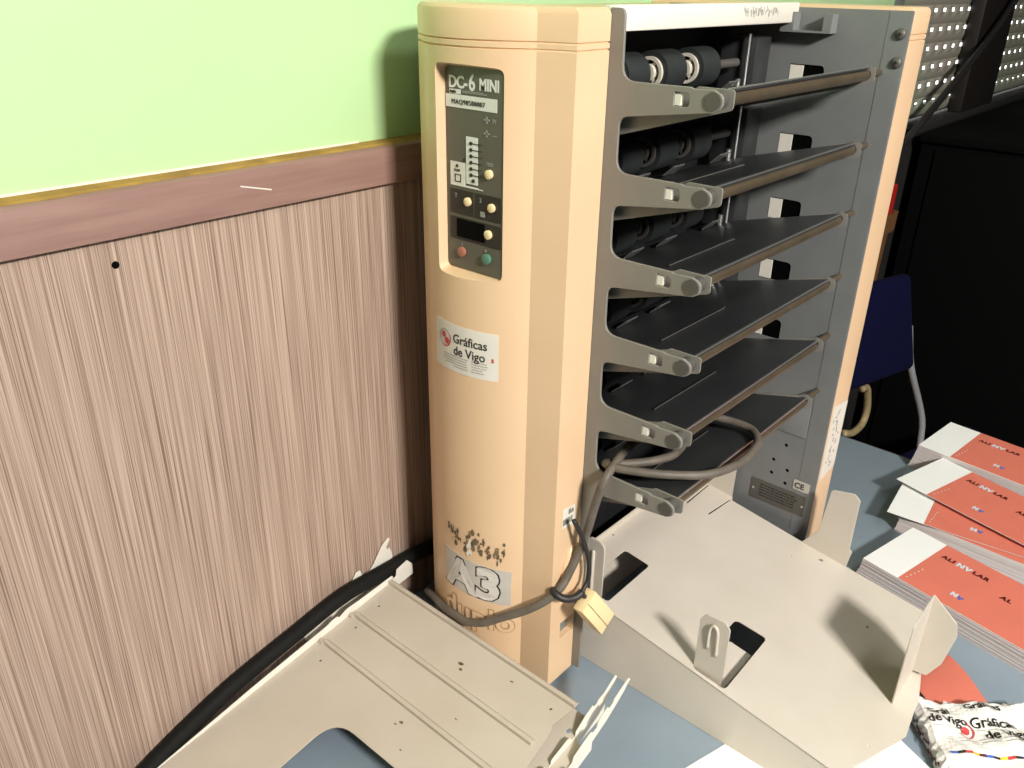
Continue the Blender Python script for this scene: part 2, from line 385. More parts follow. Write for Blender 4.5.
# indicator strip, legends
gfx('indicator_strip', [(0.2012, 0.5775, 0.1868, 0.6195)], M['ink_white'], panel, lift=0.0003)
bm = bmesh.new()
for k in range(6):
    zc = 0.6140-0.0056*k; add_cyl(bm, (SX-0.0015, 0.1948, zc), (SX-0.0005, 0.1948, zc), 0.0017, 12)
add_cyl(bm, (SX-0.0015, 0.1920, 0.5810), (SX-0.0005, 0.1920, 0.5810), 0.0017, 12); add_cyl(bm, (SX-0.0012, 0.2032, 0.5985), (SX-0.0002, 0.2032, 0.5985), 0.0015, 12)
from_bm('indicator_lamp', bm, M['ink_black'], panel)
gfx('legend_lines', [(0.1935, 0.6137-0.0056*k, 0.1815, 0.6143-0.0056*k) for k in range(6)], M['ink_black'], panel, lift=0.0009)
gfx('legend_box', [(0.2215, 0.5755, 0.2025, 0.5955)], M['sticker'], panel)
gfx('legend_arrow', [(0.2215, 0.5738, 0.1860, 0.5754), (0.1860, 0.5738, 0.1805, 0.5746)], M['ink_white'], panel)
bm = bmesh.new(); add_cyl(bm, (SX-0.0014, 0.2125, 0.5920), (SX-0.0006, 0.2125, 0.5920), 0.0014, 12)
ptext(bm, 'STOP', 0.2165, 0.5868, 0.0032, 1, 0, lift=0.0008)
for r in ((0.2155, 0.5775, 0.2148, 0.5845), (0.2085, 0.5775, 0.2078, 0.5845), (0.2155, 0.5838, 0.2078, 0.5845), (0.2155, 0.5775, 0.2078, 0.5782)):
    add_box(bm, (SX-0.0011, r[2], r[1]), (SX-0.0007, r[0], r[3]))
from_bm('legend_icon', bm, M['ink_black'], panel)
bm = bmesh.new()
for (yy, zz) in ((0.1760, 0.6360), (0.1760, 0.6245)):
    bm = bmesh.new(); add_box(bm, (SX-0.0007, yy-0.0035, zz-0.0008), (SX-0.0003, yy+0.0035, zz+0.0008)); add_box(bm, (SX-0.0007, yy-0.0008, zz-0.003), (SX-0.0003, yy+0.0008, zz+0.003)); from_bm('cross_mark', bm, M['ink_grey'], panel)
for t_, y_, z_, q_ in (('P/', 0.1695, 0.6335, 0.006), ('---', 0.1695, 0.6222, 0.006), ('TEST', 0.1770, 0.5968, 0.0045)):
    bm = bmesh.new(); ptext(bm, t_, y_, z_, q_); from_bm('panel_legend', bm, M['ink_grey'], panel)
# dark sub fields, display, push buttons
gfx('dark_field', [(0.2225, 0.5480, 0.1930, 0.5705)], M['paneldark'], panel, lift=0.0002)
gfx('dark_field', [(0.1905, 0.5478, 0.1590, 0.5705)], M['paneldark'], panel, lift=0.0002)
gfx('dark_field', [(0.2225, 0.5235, 0.1590, 0.5445)], M['paneldark'], panel, lift=0.0002)
dsp = gfx('display', [(0.2135, 0.5262, 0.1785, 0.5432)], M['display'], panel, lift=0.0008, depth=0.0006, label='black number display')
for t_, y_, z_, q_ in (('T', 0.2160, 0.5630, 0.0055), ('2', 0.1845, 0.5632, 0.0060), ('I', 0.2075, 0.5175, 0.0045), ('O', 0.1775, 0.5180, 0.0036)):
    bm = bmesh.new(); ptext(bm, t_, y_, z_, q_, lift=0.0009); from_bm('key_legend', bm, M['ink_grey'], panel)
gfx('legend_square', [(0.1830, 0.5502, 0.1775, 0.5550)], M['ink_grey'], panel, lift=0.0008)
def button(yy, zz, r, m, label):
    bm = bmesh.new(); add_cyl(bm, (SX-0.0001, yy, zz), (SX-0.0030, yy, zz), r, 24); add_cyl(bm, (SX-0.0030, yy, zz), (SX-0.0036, yy, zz), r, 24, r2=r*0.8)
    k = from_bm('push_button', bm, m, panel, label, autos=40)
    bm = bmesh.new(); add_ring(bm, (SX-0.0001, yy, zz), (SX-0.0014, yy, zz), r*1.22, r*1.02)
    return k
button(0.1722, 0.5900, 0.0041, M['button'], 'cream push button'); button(0.1987, 0.5612, 0.0040, M['button'], 'cream push button')
button(0.1688, 0.5605, 0.0040, M['button'], 'cream push button'); button(0.1728, 0.5352, 0.0042, M['button'], 'cream push button')
button(0.2072, 0.5120, 0.0047, M['btn_red'], 'dull red stop button'); button(0.1750, 0.5117, 0.0050, M['btn_green'], 'green start button')

# --- stickers and marks on the bulged front (wrapped round it)
def wrap(s, z, out): x, y = arc(s, out); return Vector((x, y, z))
def wrapped_sheet(name, outline, out, m, parent, label=None, nx=14):
    """quad patch given by four corners (s,z): TL, TR, BR, BL, laid on the curved front"""
    tl, tr, br, bl = [Vector(p) for p in outline]; bm = bmesh.new(); top = []; rows = []
    for j in range(5):
        v = j/4; row = []
        for i in range(nx+1):
            u = i/nx; p = (tl*(1-u)+tr*u)*(1-v)+(bl*(1-u)+br*u)*v
            row.append(bm.verts.new(wrap(p.x, p.y, out)))
        rows.append(row)
    for a, b in zip(rows, rows[1:]):
        for i in range(nx): bm.faces.new((a[i], a[i+1], b[i+1], b[i]))
    g = bmesh.ops.extrude_face_region(bm, geom=bm.faces[:])
    for e in g['geom']:
        if isinstance(e, bmesh.types.BMVert):
            d = Vector((e.co.x-CX, e.co.y-CY, 0)).normalized(); e.co -= d*(out-0.00002)
    return from_bm(name, bm, m, parent, label, autos=30)
def wtext(bm, s, s0, z0, size, out, sx=1.0, offset=0.0, tilt=0.0, shear=0.0):
    join_bm(bm, text_mesh(s, size, 0.0002, offset, sx=sx, shear=shear), lambda co: wrap(s0+co.x, z0+co.y-tilt*co.x, out+co.z))
def wring(bm, c, ro_, ri_, a0, a1, out, n=20):
    A = [];
    for k in range(n+1):
        a = a0+(a1-a0)*k/n
        A.append((bm.verts.new(wrap(c[0]+ri_*math.cos(a), c[1]+ri_*math.sin(a), out)), bm.verts.new(wrap(c[0]+ro_*math.cos(a), c[1]+ro_*math.sin(a), out))))
    for p, q in zip(A, A[1:]): bm.faces.new((p[0], p[1], q[1], q[0]))
st = wrapped_sheet('company_sticker', [(-0.0385, 0.4414), (0.0432, 0.4403), (0.0433, 0.3905), (-0.0412, 0.3900)], 0.0003, M['sticker'], mc, 'white sticker with print shop name')
bm = bmesh.new()
for t, s0, z0, z in (('Gráficas', -0.0090, 0.4222, 0.0135), ('de Vigo', -0.0085, 0.4095, 0.0135)): wtext(bm, t, s0, z0, z, 0.0006, 0.93, 0.00012)
from_bm('sticker_lettering', bm, M['ink_black'], st)
bm = bmesh.new(); wtext(bm, 's', 0.0362, 0.4105, 0.0085, 0.0006, 0.9, 0.0002)
c0 = (-0.0215, 0.4235)
from_bm('sticker_letter', bm, M['ink_red'], st)
for a_ in (((c0[0]-0.0018, c0[1]+0.003), 0.0034, 0.0001, 0, 2*PI, 0.0007), ((c0[0]+0.003, c0[1]-0.0025), 0.0036, 0.0001, 0, 2*PI, 0.0007), (c0, 0.0095, 0.0082, -2.2, 0.6, 0.0007)):
    bm = bmesh.new(); wring(bm, *a_); from_bm('sticker_emblem', bm, M['ink_red'], st, label='red round emblem')
bm = bmesh.new()
bm = bmesh.new(); wring(bm, c0, 0.0092, 0.0082, 0.6, 4.0, 0.0007)
rnd = random.Random(3)
for k in range(5):
    for (a, b_) in ((-0.024+0.004*(k > 2)+0.012*(k == 4), 0.0102), (0.0145, 0.033-0.004*(k > 2))):
        z = 0.4068-0.0027*k; s = a
        while s < b_-0.002:
            l = rnd.uniform(0.0016, 0.004); q = [(s, z), (min(s+l, b_), z), (min(s+l, b_), z+0.0009), (s, z+0.0009)]
            bm.faces.new([bm.verts.new(wrap(u, v, 0.0006)) for u, v in q]); s += l+0.0007
from_bm('sticker_small_print', bm, M['ink_grey'], st)
la = wrapped_sheet('size_label', [(-0.0298, 0.1650), (0.0605, 0.1605), (0.0600, 0.1130), (-0.0290, 0.1165)], 0.0003, M['a3'], mc, 'grey A3 size label')
bm = bmesh.new(); wtext(bm, 'A3', -0.0240, 0.1190, 0.0560, 0.0005, 1.12, 0.0040); o_ = from_bm('size_lettering_outline', bm, M['ink_black'], la)
bm = bmesh.new(); wtext(bm, 'A3', -0.0240, 0.1190, 0.0560, 0.0009, 1.12, 0.0024); o_ = from_bm('size_lettering', bm, mat('a3_letter_grey', (0.62, 0.585, 0.53), 0.55), la)
# torn remains of an old sticker above the label
bm = bmesh.new(); rnd = random.Random(11)
for k in range(70):
    s = rnd.uniform(-0.024, 0.052); zc = 0.190-0.15*max(0, s)*0.9+rnd.gauss(0, 0.007)
    w = rnd.uniform(0.0006, 0.0035); hh = rnd.uniform(0.0012, 0.0065)
    pts = [(s+w*math.cos(a)*rnd.uniform(.5, 1), zc+hh*math.sin(a)*rnd.uniform(.5, 1)) for a in [i*2*PI/7 for i in range(7)]]
    bm.faces.new([bm.verts.new(wrap(u, v, 0.0004+0.00001*k)) for u, v in pts])
from_bm('glue_residue', bm, M['dirt'], mc, label='brown torn sticker residue')
bm = bmesh.new()
for k in range(6):
    s = 0.010+rnd.uniform(-0.004, 0.004); zc = 0.184+rnd.uniform(-0.012, 0.010); w = 0.0025; hh = rnd.uniform(0.003, 0.008)
    pts = [(s+w*math.cos(a)*rnd.uniform(.5, 1), zc+hh*math.sin(a)*rnd.uniform(.6, 1)) for a in [i*2*PI/8 for i in range(8)]]
    bm.faces.new([bm.verts.new(wrap(u, v, 0.0013+0.00002*k)) for u, v in pts])
from_bm('torn_paper', bm, M['sticker'], mc)
# raised maker's name near the base
bm = bmesh.new(); wtext(bm, 'duplo', -0.030, 0.076, 0.0400, 0.0009, 1.05, 0.0016, tilt=0.0)
from_bm('raised_lettering_shade', bm, mat('tan_shadow_outline', (0.42, 0.25, 0.11), 0.5), mc)  # darker tan rim paints the shade around the raised letters
bm = bmesh.new(); wtext(bm, 'duplo', -0.030, 0.076, 0.0400, 0.0014, 1.05, 0.0006)
from_bm('raised_lettering', bm, M['tan'], mc)
# barcode sticker on the front edge
bs = plate('barcode_sticker', [[(-0.0325, 0.2225), (-0.0100, 0.2205), (-0.0122, 0.2460), (-0.0322, 0.2475)]], 0.0003, XZ, (0, 0.10012, 0), M['sticker'], mc, label='small white barcode sticker')
bm = bmesh.new(); rnd = random.Random(5)
for k in range(9): add_box(bm, (-0.0312+0.0018*k, 0.0999, 0.2260), (-0.0312+0.0018*k+rnd.uniform(0.0004, 0.0012), 0.1001, 0.2335))
for k in range(5): add_box(bm, (-0.0225+0.0018*k, 0.0999, 0.2372), (-0.0225+0.0018*k+0.001, 0.1001, 0.2372+rnd.uniform(0.003, 0.0075)))
from_bm('barcode_print', bm, M['ink_black'], bs)

# --- left side plate with six arms
out = [(0.240, 0.010), (0.240, 0.716), (0.108, 0.718), (0.1015, 0.7268)]
rad = [0.002, 0.002, 0.001, 0.001]
out += [(0.0875, 0.7270)]; rad += [0.007]
for i, z in enumerate(ZS):
    out += [(0.0862, z+0.0085), (0.0205, z+0.0088), (0.0165, z+0.0076), (-0.0005, z+0.0086), (-0.0095, z+0.0045), (-0.0095, z-0.0050), (-0.0025, z-0.0090), (0.0867, z-0.0212)]
    rad += [0.013, 0.001, 0.001, 0.005, 0.006, 0.006, 0.005, 0.010]
out += [(0.0885, 0.18), (0.0900, 0.010)]; rad += [0.004, 0.003]
loops = [rounded(out, rad, 5)]
for z in ZS:
    loops.append(rounded([(0.0345, z+0.0042), (0.0345, z-0.0068), (0.0200, z-0.0068), (0.0200, z+0.0042)], [0.001, 0.001, 0.004, 0.004], 4))
sp = plate('side_plate', loops, 0.003, YZ, (0.0, 0, 0), M['plategrey'], mc, bevel=0.0006, label='grey side plate with six arms')
for z in ZS:
    bm = bmesh.new(); add_cyl(bm, (-0.0013, -0.0012, z), (0.012, -0.0012, z), 0.0070, 28)
    from_bm('arm_bolt', bm, M['bolt'], sp, autos=40)
    box('catch_tab', (0.0012, 0.0285, z-0.0062), (0.0055, 0.0343, z+0.0022), M['white'], sp)
# --- right plate with windows, flanged edge, screws
loops = [rounded([(-0.0232, 0.004), (0.270, 0.004), (0.270, 0.7235), (-0.0232, 0.7235)], 0.001, 2)]
for z in ZS[:5]: loops.append(rounded([(0.1018, z+0.0020), (0.1018, z-0.024), (0.0610, z-0.024), (0.0610, z+0.0020)], [0.001, 0.001, 0.001, 0.006], 4))
for y, z in ((0.0263, 0.1890), (0.0400, 0.1615), (0.0398, 0.1410), (0.0188, 0.1525), (0.0187, 0.1322), (-0.0020, 0.325)): loops.append(circle2((y, z), 0.0026, 14))
rp = plate('right_plate', loops, 0.0025, YZ, (W, 0, 0), M['rightgrey'], mc, label='cool grey right side plate')
bm = bmesh.new()
add_box(bm, (W-0.0004, -0.0225, 0.004), (W+0.0002, 0.0010, 0.7225), 0.0004)
from_bm('edge_flange', bm, M['rightgrey'], rp)
box('raised_patch', (W-0.0014, 0.0025, 0.2085), (W+0.0002, 0.0640, 0.2555), M['rightgrey'], rp, bev=0.0005)
for y, z in ((-0.0142, 0.7012), (-0.0160, 0.6732)):
    bm = bmesh.new(); bmesh.ops.create_uvsphere(bm, u_segments=20, v_segments=10, radius=0.0058)
    for v in bm.verts: v.co = Vector((W-0.0012-max(0, v.co.z)*0.6, y+v.co.x, z+v.co.y))
    sw = from_bm('screw', bm, M['bolt'], rp, smooth=True)
    bm = bmesh.new(); add_box(bm, (W-0.0050, y-0.0024, z-0.0005), (W-0.0044, y+0.0024, z+0.0005)); add_box(bm, (W-0.0050, y-0.0005, z-0.0024), (W-0.0044, y+0.0005, z+0.0024))
    from_bm('screw_slot', bm, M['ink_black'], rp)
for z in ZS[:5]: box('window_tab', (W-0.0003, 0.0855, z-0.023), (W+0.0012, 0.1010, z+0.0008), M['white'], rp)
for z in ZS[:5]: box('window_dark', (W+0.0015, 0.0615, z-0.0235), (W+0.0022, 0.1015, z+0.0015), M['display'], rp)  # black sheets paint the dark interior behind the windows
for y, z in ((0.0263, 0.1890), (0.0400, 0.1615), (0.0398, 0.1410), (0.0188, 0.1525), (0.0187, 0.1322), (-0.0020, 0.325)): cyl('screw_hole', (W+0.0008, y, z), (W+0.0022, y, z), 0.00258, M['display'], rp, n=14)  # black discs paint the darkness inside the holes
# guide bracket at the top of the right plate
bm = bmesh.new()
add_box(bm, (0.343, 0.0545, 0.6985), (0.3595, 0.1125, 0.7005)); add_box(bm, (0.343, 0.0975, 0.7005), (0.3595, 0.1125, 0.7190)); add_box(bm, (0.343, 0.0545, 0.7005), (0.3595, 0.0640, 0.7180)); add_box(bm, (0.3585, 0.0640, 0.7005), (0.3595, 0.0975, 0.7050))
from_bm('top_bracket', bm, M['rightgrey'], rp)
# rating plate and CE mark
rt = box('rating_plate', (W-0.0011, -0.0135, 0.0925), (W-0.0001, 0.0650, 0.1235), M['bolt'], rp, label='metal rating plate')
bm = bmesh.new(); rnd = random.Random(9)
for k in range(5):
    y = 0.052
    while y > 0.002:
        l = rnd.uniform(0.002, 0.008); add_box(bm, (W-0.0014, y-l, 0.1165-0.0043*k), (W-0.0010, y, 0.1182-0.0043*k)); y -= l+0.0012
from_bm('rating_print', bm, M['ink_black'], rt)
bm = bmesh.new()
for y, z in ((0.0610, 0.1085), (-0.0108, 0.1078)): add_cyl(bm, (W-0.0022, y, z), (W-0.0010, y, z), 0.0016, 12)
from_bm('rivet', bm, M['steel'], rt)
ce = box('ce_label', (W-0.0010, -0.0158, 0.1300), (W-0.0002, 0.0065, 0.1445), M['a3'], rp, label='small CE label')
bm = bmesh.new(); join_bm(bm, text_mesh('CE', 0.0115, 0.0002, 0.0003, sx=1.0), lambda co: Vector((W-0.0012-co.z, 0.0052-co.x, 0.1332+co.y)))
from_bm('ce_lettering', bm, M['ink_black'], ce)
# --- right casing (thin tan cover)
rc_plan = rounded([(W+0.0026, -0.0232), (W+0.056, -0.0232), (W+0.068, -0.010), (W+0.068, 0.299), (W+0.0026, 0.299)], [0.0012, 0.006, 0.006, 0.012, 0.002], 4)
bm = bmesh.new(); rows = []
cc = Vector((W+0.035, 0.13))
for z, d in levels:
    rows.append([bm.verts.new((*(Vector(p)+(cc-Vector(p)).normalized()*d), z)) for p in rc_plan])
n = len(rc_plan)
for a, b in zip(rows, rows[1:]):
    for i in range(n): bm.faces.new((a[i], a[(i+1) % n], b[(i+1) % n], b[i]))
bm.faces.new(rows[0][::-1]); bm.faces.new(rows[-1])
rcs = from_bm('right_casing', bm, M['tan'], mc, autos=30)
# pale worn paper label with scrawl on the lower right cover
wl = plate('worn_label', [[(W+0.005, 0.150), (W+0.054, 0.155), (W+0.0545, 0.255), (W+0.008, 0.262)]], 0.0003, XZ, (0, -0.0236, 0), M['sticker'], mc, label='pale worn paper label')
bm = bmesh.new(); rnd = random.Random(21)
for k in range(26):
    x = W+0.026+rnd.gauss(0, 0.007); z = 0.165+0.0035*k*0.95; a = rnd.uniform(0, PI)
    add_box(bm, (-0.0009, -0.0002, -rnd.uniform(0.001, 0.0035)), (0.0009, 0.0001, 0.002), mtx=Matrix.Translation((x, -0.0238, z)) @ Matrix.Rotation(a, 4, 'Y'))
from_bm('scrawl', bm, M['ink_grey'], wl)
# top lid behind the bar and the pale top bar
tb = box('top_bar', (0.0032, 0.100, 0.7075), (W-0.0008, 0.112, 0.7285), M['white'], mc, bev=0.002, label='off-white top bar')
bm = bmesh.new(); rnd = random.Random(2)
for k in range(34):
    x = 0.228+k*0.0024+rnd.uniform(-.0006, .0006); 
    if k % 7 == 5: continue
    zc = 0.7205+rnd.uniform(-0.002, 0.002); add_box(bm, (x, 0.0996, zc-rnd.uniform(0.001, 0.005)), (x+rnd.uniform(0.0005, 0.0013), 0.1001, zc+rnd.uniform(0.001, 0.004)))
from_bm('scuffed_print', bm, M['ink_grey'], tb)
box('top_lid', (0.0032, 0.112, 0.712), (W-0.0008, 0.298, 0.7225), M['tan'], mc, bev=0.002)
# --- inner back assembly
bk = box('feed_housing', (0.0035, 0.185, 0.012), (W-0.0008, 0.297, 0.7115), M['black'], mc, label='black inner feed housing')
box('base_pan', (0.0035, 0.162, 0.006), (W-0.0008, 0.185, 0.060), M['black'], mc)
SL = -0.25     # shelves fall towards the back
for i, z in enumerate(ZS):
    zf = z+0.0075
    # shelf: folded sheet with a lip, a stepped line and side cheeks
    sh = bpy.data.objects.new('shelf', None); 
    bm = bmesh.new()
    prof = [(-0.0060, zf-0.0016), (-0.0056, zf+0.0004), (-0.0042, zf+0.0012), (0.150, zf+SL*0.150), (0.150, zf+SL*0.150-0.0016), (-0.003, zf-0.0006), (-0.0040, zf-0.0016)]
    A = [bm.verts.new((0.0145, y, zz)) for y, zz in prof]; B = [bm.verts.new((0.312, y, zz)) for y, zz in prof]
    bm.faces.new(A); bm.faces.new(B[::-1])
    for k in range(7): bm.faces.new((A[k], A[(k+1) % 7], B[(k+1) % 7], B[k]))
    sh = from_bm('shelf', bm, M['shelf'], mc)
    bm = bmesh.new(); add_box(bm, (0.050, 0.0515, 0.0), (0.176, 0.0530, 0.0011))
    for v in bm.verts: v.co.z += zf+SL*v.co.y+0.0010
    from_bm('shelf_slot', bm, M['bolt'], sh, label='pale slot line')
    bm = bmesh.new(); add_box(bm, (0.0145, -0.0064, zf+0.0002), (0.312, -0.0048, zf+0.0014))  # thin bright steel strip along the shelf front
    from_bm('front_edge', bm, M['steel'], sh, label='bright front edge')
    # side cheek near the arm and at the far end
    ck = rounded([(-0.0125, z+0.0085), (-0.0125, z-0.0070), (-0.006, z-0.0090), (0.140, z-0.052), (0.140, z-0.030), (0.024, z+0.0060), (0.020, z+0.0085)], [0.003, 0.005, 0.004, 0.002, 0.002, 0.004, 0.003], 4)
    plate('shelf_cheek', [ck], 0.0016, YZ, (0.0125, 0, 0), M['plategrey'], sh, bevel=0.0003)
    ck2 = rounded([(-0.0105, z+0.0085), (-0.0105, z-0.0065), (-0.004, z-0.0085), (0.140, z-0.047), (0.140, z-0.036), (0.012, z+0.0055)], [0.004, 0.005, 0.004, 0.002, 0.002, 0.004], 4)
    plate('shelf_cheek', [ck2, circle2((0, z), 0.0062, 20)], 0.0014, YZ, (0.3185, 0, 0), M['plategrey'], sh)
    bm = bmesh.new(); add_cyl(bm, (0.0142, 0.0, z), (0.3150, 0.0, z), 0.0063, 20); add_cyl(bm, (0.315, 0.0, z), (0.3635, 0.0, z), 0.0036, 16)
    from_bm('support_rod', bm, M['rod'], sh, autos=40)
    bm = bmesh.new(); add_ring(bm, (0.3200, 0, z), (0.3232, 0, z), 0.0085, 0.0064)
    from_bm('rod_ring', bm, M['steel'], sh, autos=40)
    # feed rollers on their shaft
    zr = z+0.0035
    sf = cyl('roller_shaft', (0.004, 0.139, zr), (0.300, 0.139, zr), 0.0048, M['bolt'], mc, n=16)
    for x in (0.059, 0.125, 0.193):
        bm = bmesh.new(); add_ring(bm, (x, 0.139, zr), (x+0.036, 0.139, zr), 0.0203, 0.0150, 32)
        ro_ = from_bm('feed_roller', bm, M['rubber'], sf, autos=40)
        bm = bmesh.new(); add_ring(bm, (x-0.0030, 0.139, zr), (x+0.006, 0.139, zr), 0.0150, 0.0118, 28); add_ring(bm, (x-0.0060, 0.139, zr), (x+0.02, 0.139, zr), 0.0080, 0.0046, 20)
        for a in range(3):
            ang = a*2*PI/3+0.5; add_box(bm, (x-0.001, -0.0016, 0.006), (x+0.004, 0.0016, 0.0125), mtx=Matrix.Translation((0, 0.139, zr)) @ Matrix.Rotation(ang, 4, 'X'))
        # only one mesh may own the hub: it sits in the roller
        from_bm('roller_hub', bm, M['hub'] if i == 0 else M['bolt'], sf, autos=40)
    for x in (0.085, 0.150, 0.248):
        bm = bmesh.new(); add_box(bm, (x, 0.117, zf-0.0285), (x+0.022, 0.129, zf-0.0270))
        for v in bm.verts: v.co.z += (v.co.y-0.126)*(-0.9)
        from_bm('paper_guide', bm, M['steel'], mc)
        # retard pad below each feed roller
        box('retard_pad', (x-0.012, 0.128, zf-0.050), (x+0.030, 0.150, zf-0.0385), M['rubber'], mc, bev=0.002)
    cyl('guide_pin', (0.302, 0.127, z-0.028), (0.302, 0.127, z+0.034), 0.0018, M['steel'], mc, n=10)
    cyl('stop_pin', (0.286, 0.127, z-0.026), (0.286, 0.127, z-0.012), 0.003, M['steel'], mc, n=12)
    box('guide_block', (0.309, 0.121, z-0.034), (0.345, 0.165, z+0.030), M['shelf'], mc, bev=0.002)
# feet
for x, y in ((-0.045, 0.125), (-0.03, 0.275), (0.40, 0.01), (0.40, 0.27)): cyl('foot', (x, y, 0.0), (x, y, 0.0075), 0.011, M['black'], mc)
for x in (0.0008, W): 
    pass

# ================================================================== RECEIVING TRAY (in front of the machine)
TS = 0.14
rt_root = empty('receiving_tray', 'beige sheet-metal receiving tray sloping out of the machine, with bent-up flaps', 'paper tray', (0.18, -0.03, 0.0))
def rpart(o): o.parent = rt_root; o.matrix_parent_inverse = Matrix.Translation((-0.18, 0.03, 0.0)); return o
sl = Matrix(((1, 0, 0, 0), (0, 1, 0, 0), (0, TS, 1, 0.0705), (0, 0, 0, 1)))     # slope the sheet
outer = rounded([(0.034, -0.210), (0.036, 0.104), (0.118, 0.104), (0.118, 0.157), (0.238, 0.157), (0.345, 0.157), (0.345, 0.084), (0.340, -0.020), (0.338, -0.192), (0.300, -0.204), (0.195, -0.232), (0.133, -0.239), (0.050, -0.2115)],
                [0.002, 0.003, 0.002, 0.002, 0.002, 0.002, 0.001, 0.001, 0.004, 0.004, 0.006, 0.006, 0.002], 4)
hole1 = rounded([(0.044, 0.086), (0.1375, 0.087), (0.1375, 0.124), (0.095, 0.1255), (0.044, 0.1005)], [0.003, 0.004, 0.005, 0.005, 0.002], 4)
outer = rounded([(0.034, -0.210), (0.0355, 0.157), (0.351, 0.157), (0.351, 0.0855), (0.343, 0.082), (0.340, -0.020), (0.338, -0.192), (0.300, -0.204), (0.195, -0.232), (0.133, -0.239), (0.050, -0.2115)],
                [0.002, 0.004, 0.002, 0.001, 0.001, 0.001, 0.004, 0.004, 0.006, 0.006, 0.002], 4)
hole1 = rounded([(0.046, 0.086), (0.1375, 0.087), (0.1375, 0.1245), (0.046, 0.1235)], 0.005, 4)
hole2 = rounded([(0.0285, -0.0), (0.0285, 0.0)], 0) if False else rounded([(0.0385, -0.0755), (0.1425, -0.0735), (0.1410, -0.0335), (0.0385, -0.0345)], 0.006, 4)
dots = [circle2((0.255, -0.150), 0.002, 10), circle2((0.09, -0.215), 0.0015, 10), circle2((0.325, -0.060), 0.0028, 10), circle2((0.149, 0.152), 0.0018, 10), circle2((0.30, -0.03), 0.0012, 8)]
me = plate_mesh('tray_sheet', [outer, hole1, hole2, rounded([(0.2860, 0.1215), (0.3485, 0.1225), (0.3485, 0.1245), (0.2860, 0.1240)], 0.0005, 2), rounded([(0.2880, 0.0880), (0.3420, 0.0838), (0.3420, 0.0860), (0.2890, 0.0905)], 0.0005, 2)]+dots, 0.0016, 0.0)
me.transform(sl); rpart(link('tray_sheet', me, M['tray']))
def tz(x, y): return 0.072+TS*y
# rear lip and rear right guide flap
bm = bmesh.new(); add_box(bm, (0.040, 0.1555, -0.001), (0.348, 0.1572, 0.0090))
for v in bm.verts: v.co.z += tz(0, v.co.y)
rpart(from_bm('rear_lip', bm, M['tray']))
rpart(plate('rear_guide', [rounded([(0.0860, 0.0815), (0.0860, 0.1480), (0.0920, 0.1590), (0.1480, 0.1590), (0.1540, 0.1530), (0.1540, 0.0910)], [0, 0.004, 0.003, 0.003, 0.003, 0], 3)], 0.0015, YZ, (0.3500, 0, 0), M['tray']))
# left side flange, folded down to the table
bm = bmesh.new(); prof = []
N = 12
A = []; B = []; A2 = []; B2 = []
for k in range(N+1):
    y = -0.210+0.345*k/N; z = tz(0, y)
    A.append(bm.verts.new((0.0355, y, z))); B.append(bm.verts.new((0.0275, y, 0.0005)))
    A2.append(bm.verts.new((0.0370, y, z-0.0015))); B2.append(bm.verts.new((0.0290, y, 0.0005)))
for k in range(N):
    bm.faces.new((A[k], A[k+1], B[k+1], B[k])); bm.faces.new((A2[k], B2[k], B2[k+1], A2[k+1]))
    bm.faces.new((B[k], B[k+1], B2[k+1], B2[k])); bm.faces.new((A[k], A2[k], A2[k+1], A[k+1]))
bm.faces.new((A[0], B[0], B2[0], A2[0])); bm.faces.new((A[N], A2[N], B2[N], B[N]))
rpart(from_bm('side_flange', bm, M['tray']))
rpart(box('rear_support', (0.05, 0.150, 0.0005), (0.335, 0.152, tz(0, .15)-0.001), M['tray']))
# upright tab beside the tower, with an embossed rib
tabL = rpart(plate('upright_tab', [rounded([(0.0790, tz(0, .08)-0.002), (0.1015, tz(0, .09)-0.002), (0.1015, 0.1860), (0.0790, 0.1845)], [0, 0, 0.006, 0.011], 6)], 0.0022, YZ, (0.020, 0, 0), M['tray'], bevel=0.0005))
bm = bmesh.new(); add_box(bm, (-0.002, -0.0022, -0.030), (0.002, 0.0022, 0.030), 0.0018, mtx=Matrix.Translation((0.0195, 0.0935, 0.140)))
k_ = from_bm('tab_rib', bm, M['tray'], autos=50); k_.parent = tabL
rpart(plate('tab_foot', [[(0.0215, 0.080), (0.0385, 0.080), (0.0385, 0.1015), (0.0215, 0.1015)]], 0.0015, Matrix.Identity(4), (0, 0, tz(0, .09)-0.0035), M['tray']))
# right flap, bent up along the tray's right edge
rpart(plate('side_flap', [rounded([(-0.0885, tz(0, -.0885)-0.001), (-0.0255, tz(0, -.0255)-0.001), (-0.0285, 0.0720), (-0.0450, 0.0960), (-0.0505, 0.1625), (-0.0790, 0.1685), (-0.0875, 0.1620), (-0.0878, 0.0870), (-0.0915, 0.0850)], [0, 0, 0.001, 0.002, 0.005, 0.005, 0.007, 0, 0], 5)], 0.0016, YZ, (0.3388, 0, 0), M['tray'], bevel=0.0003))
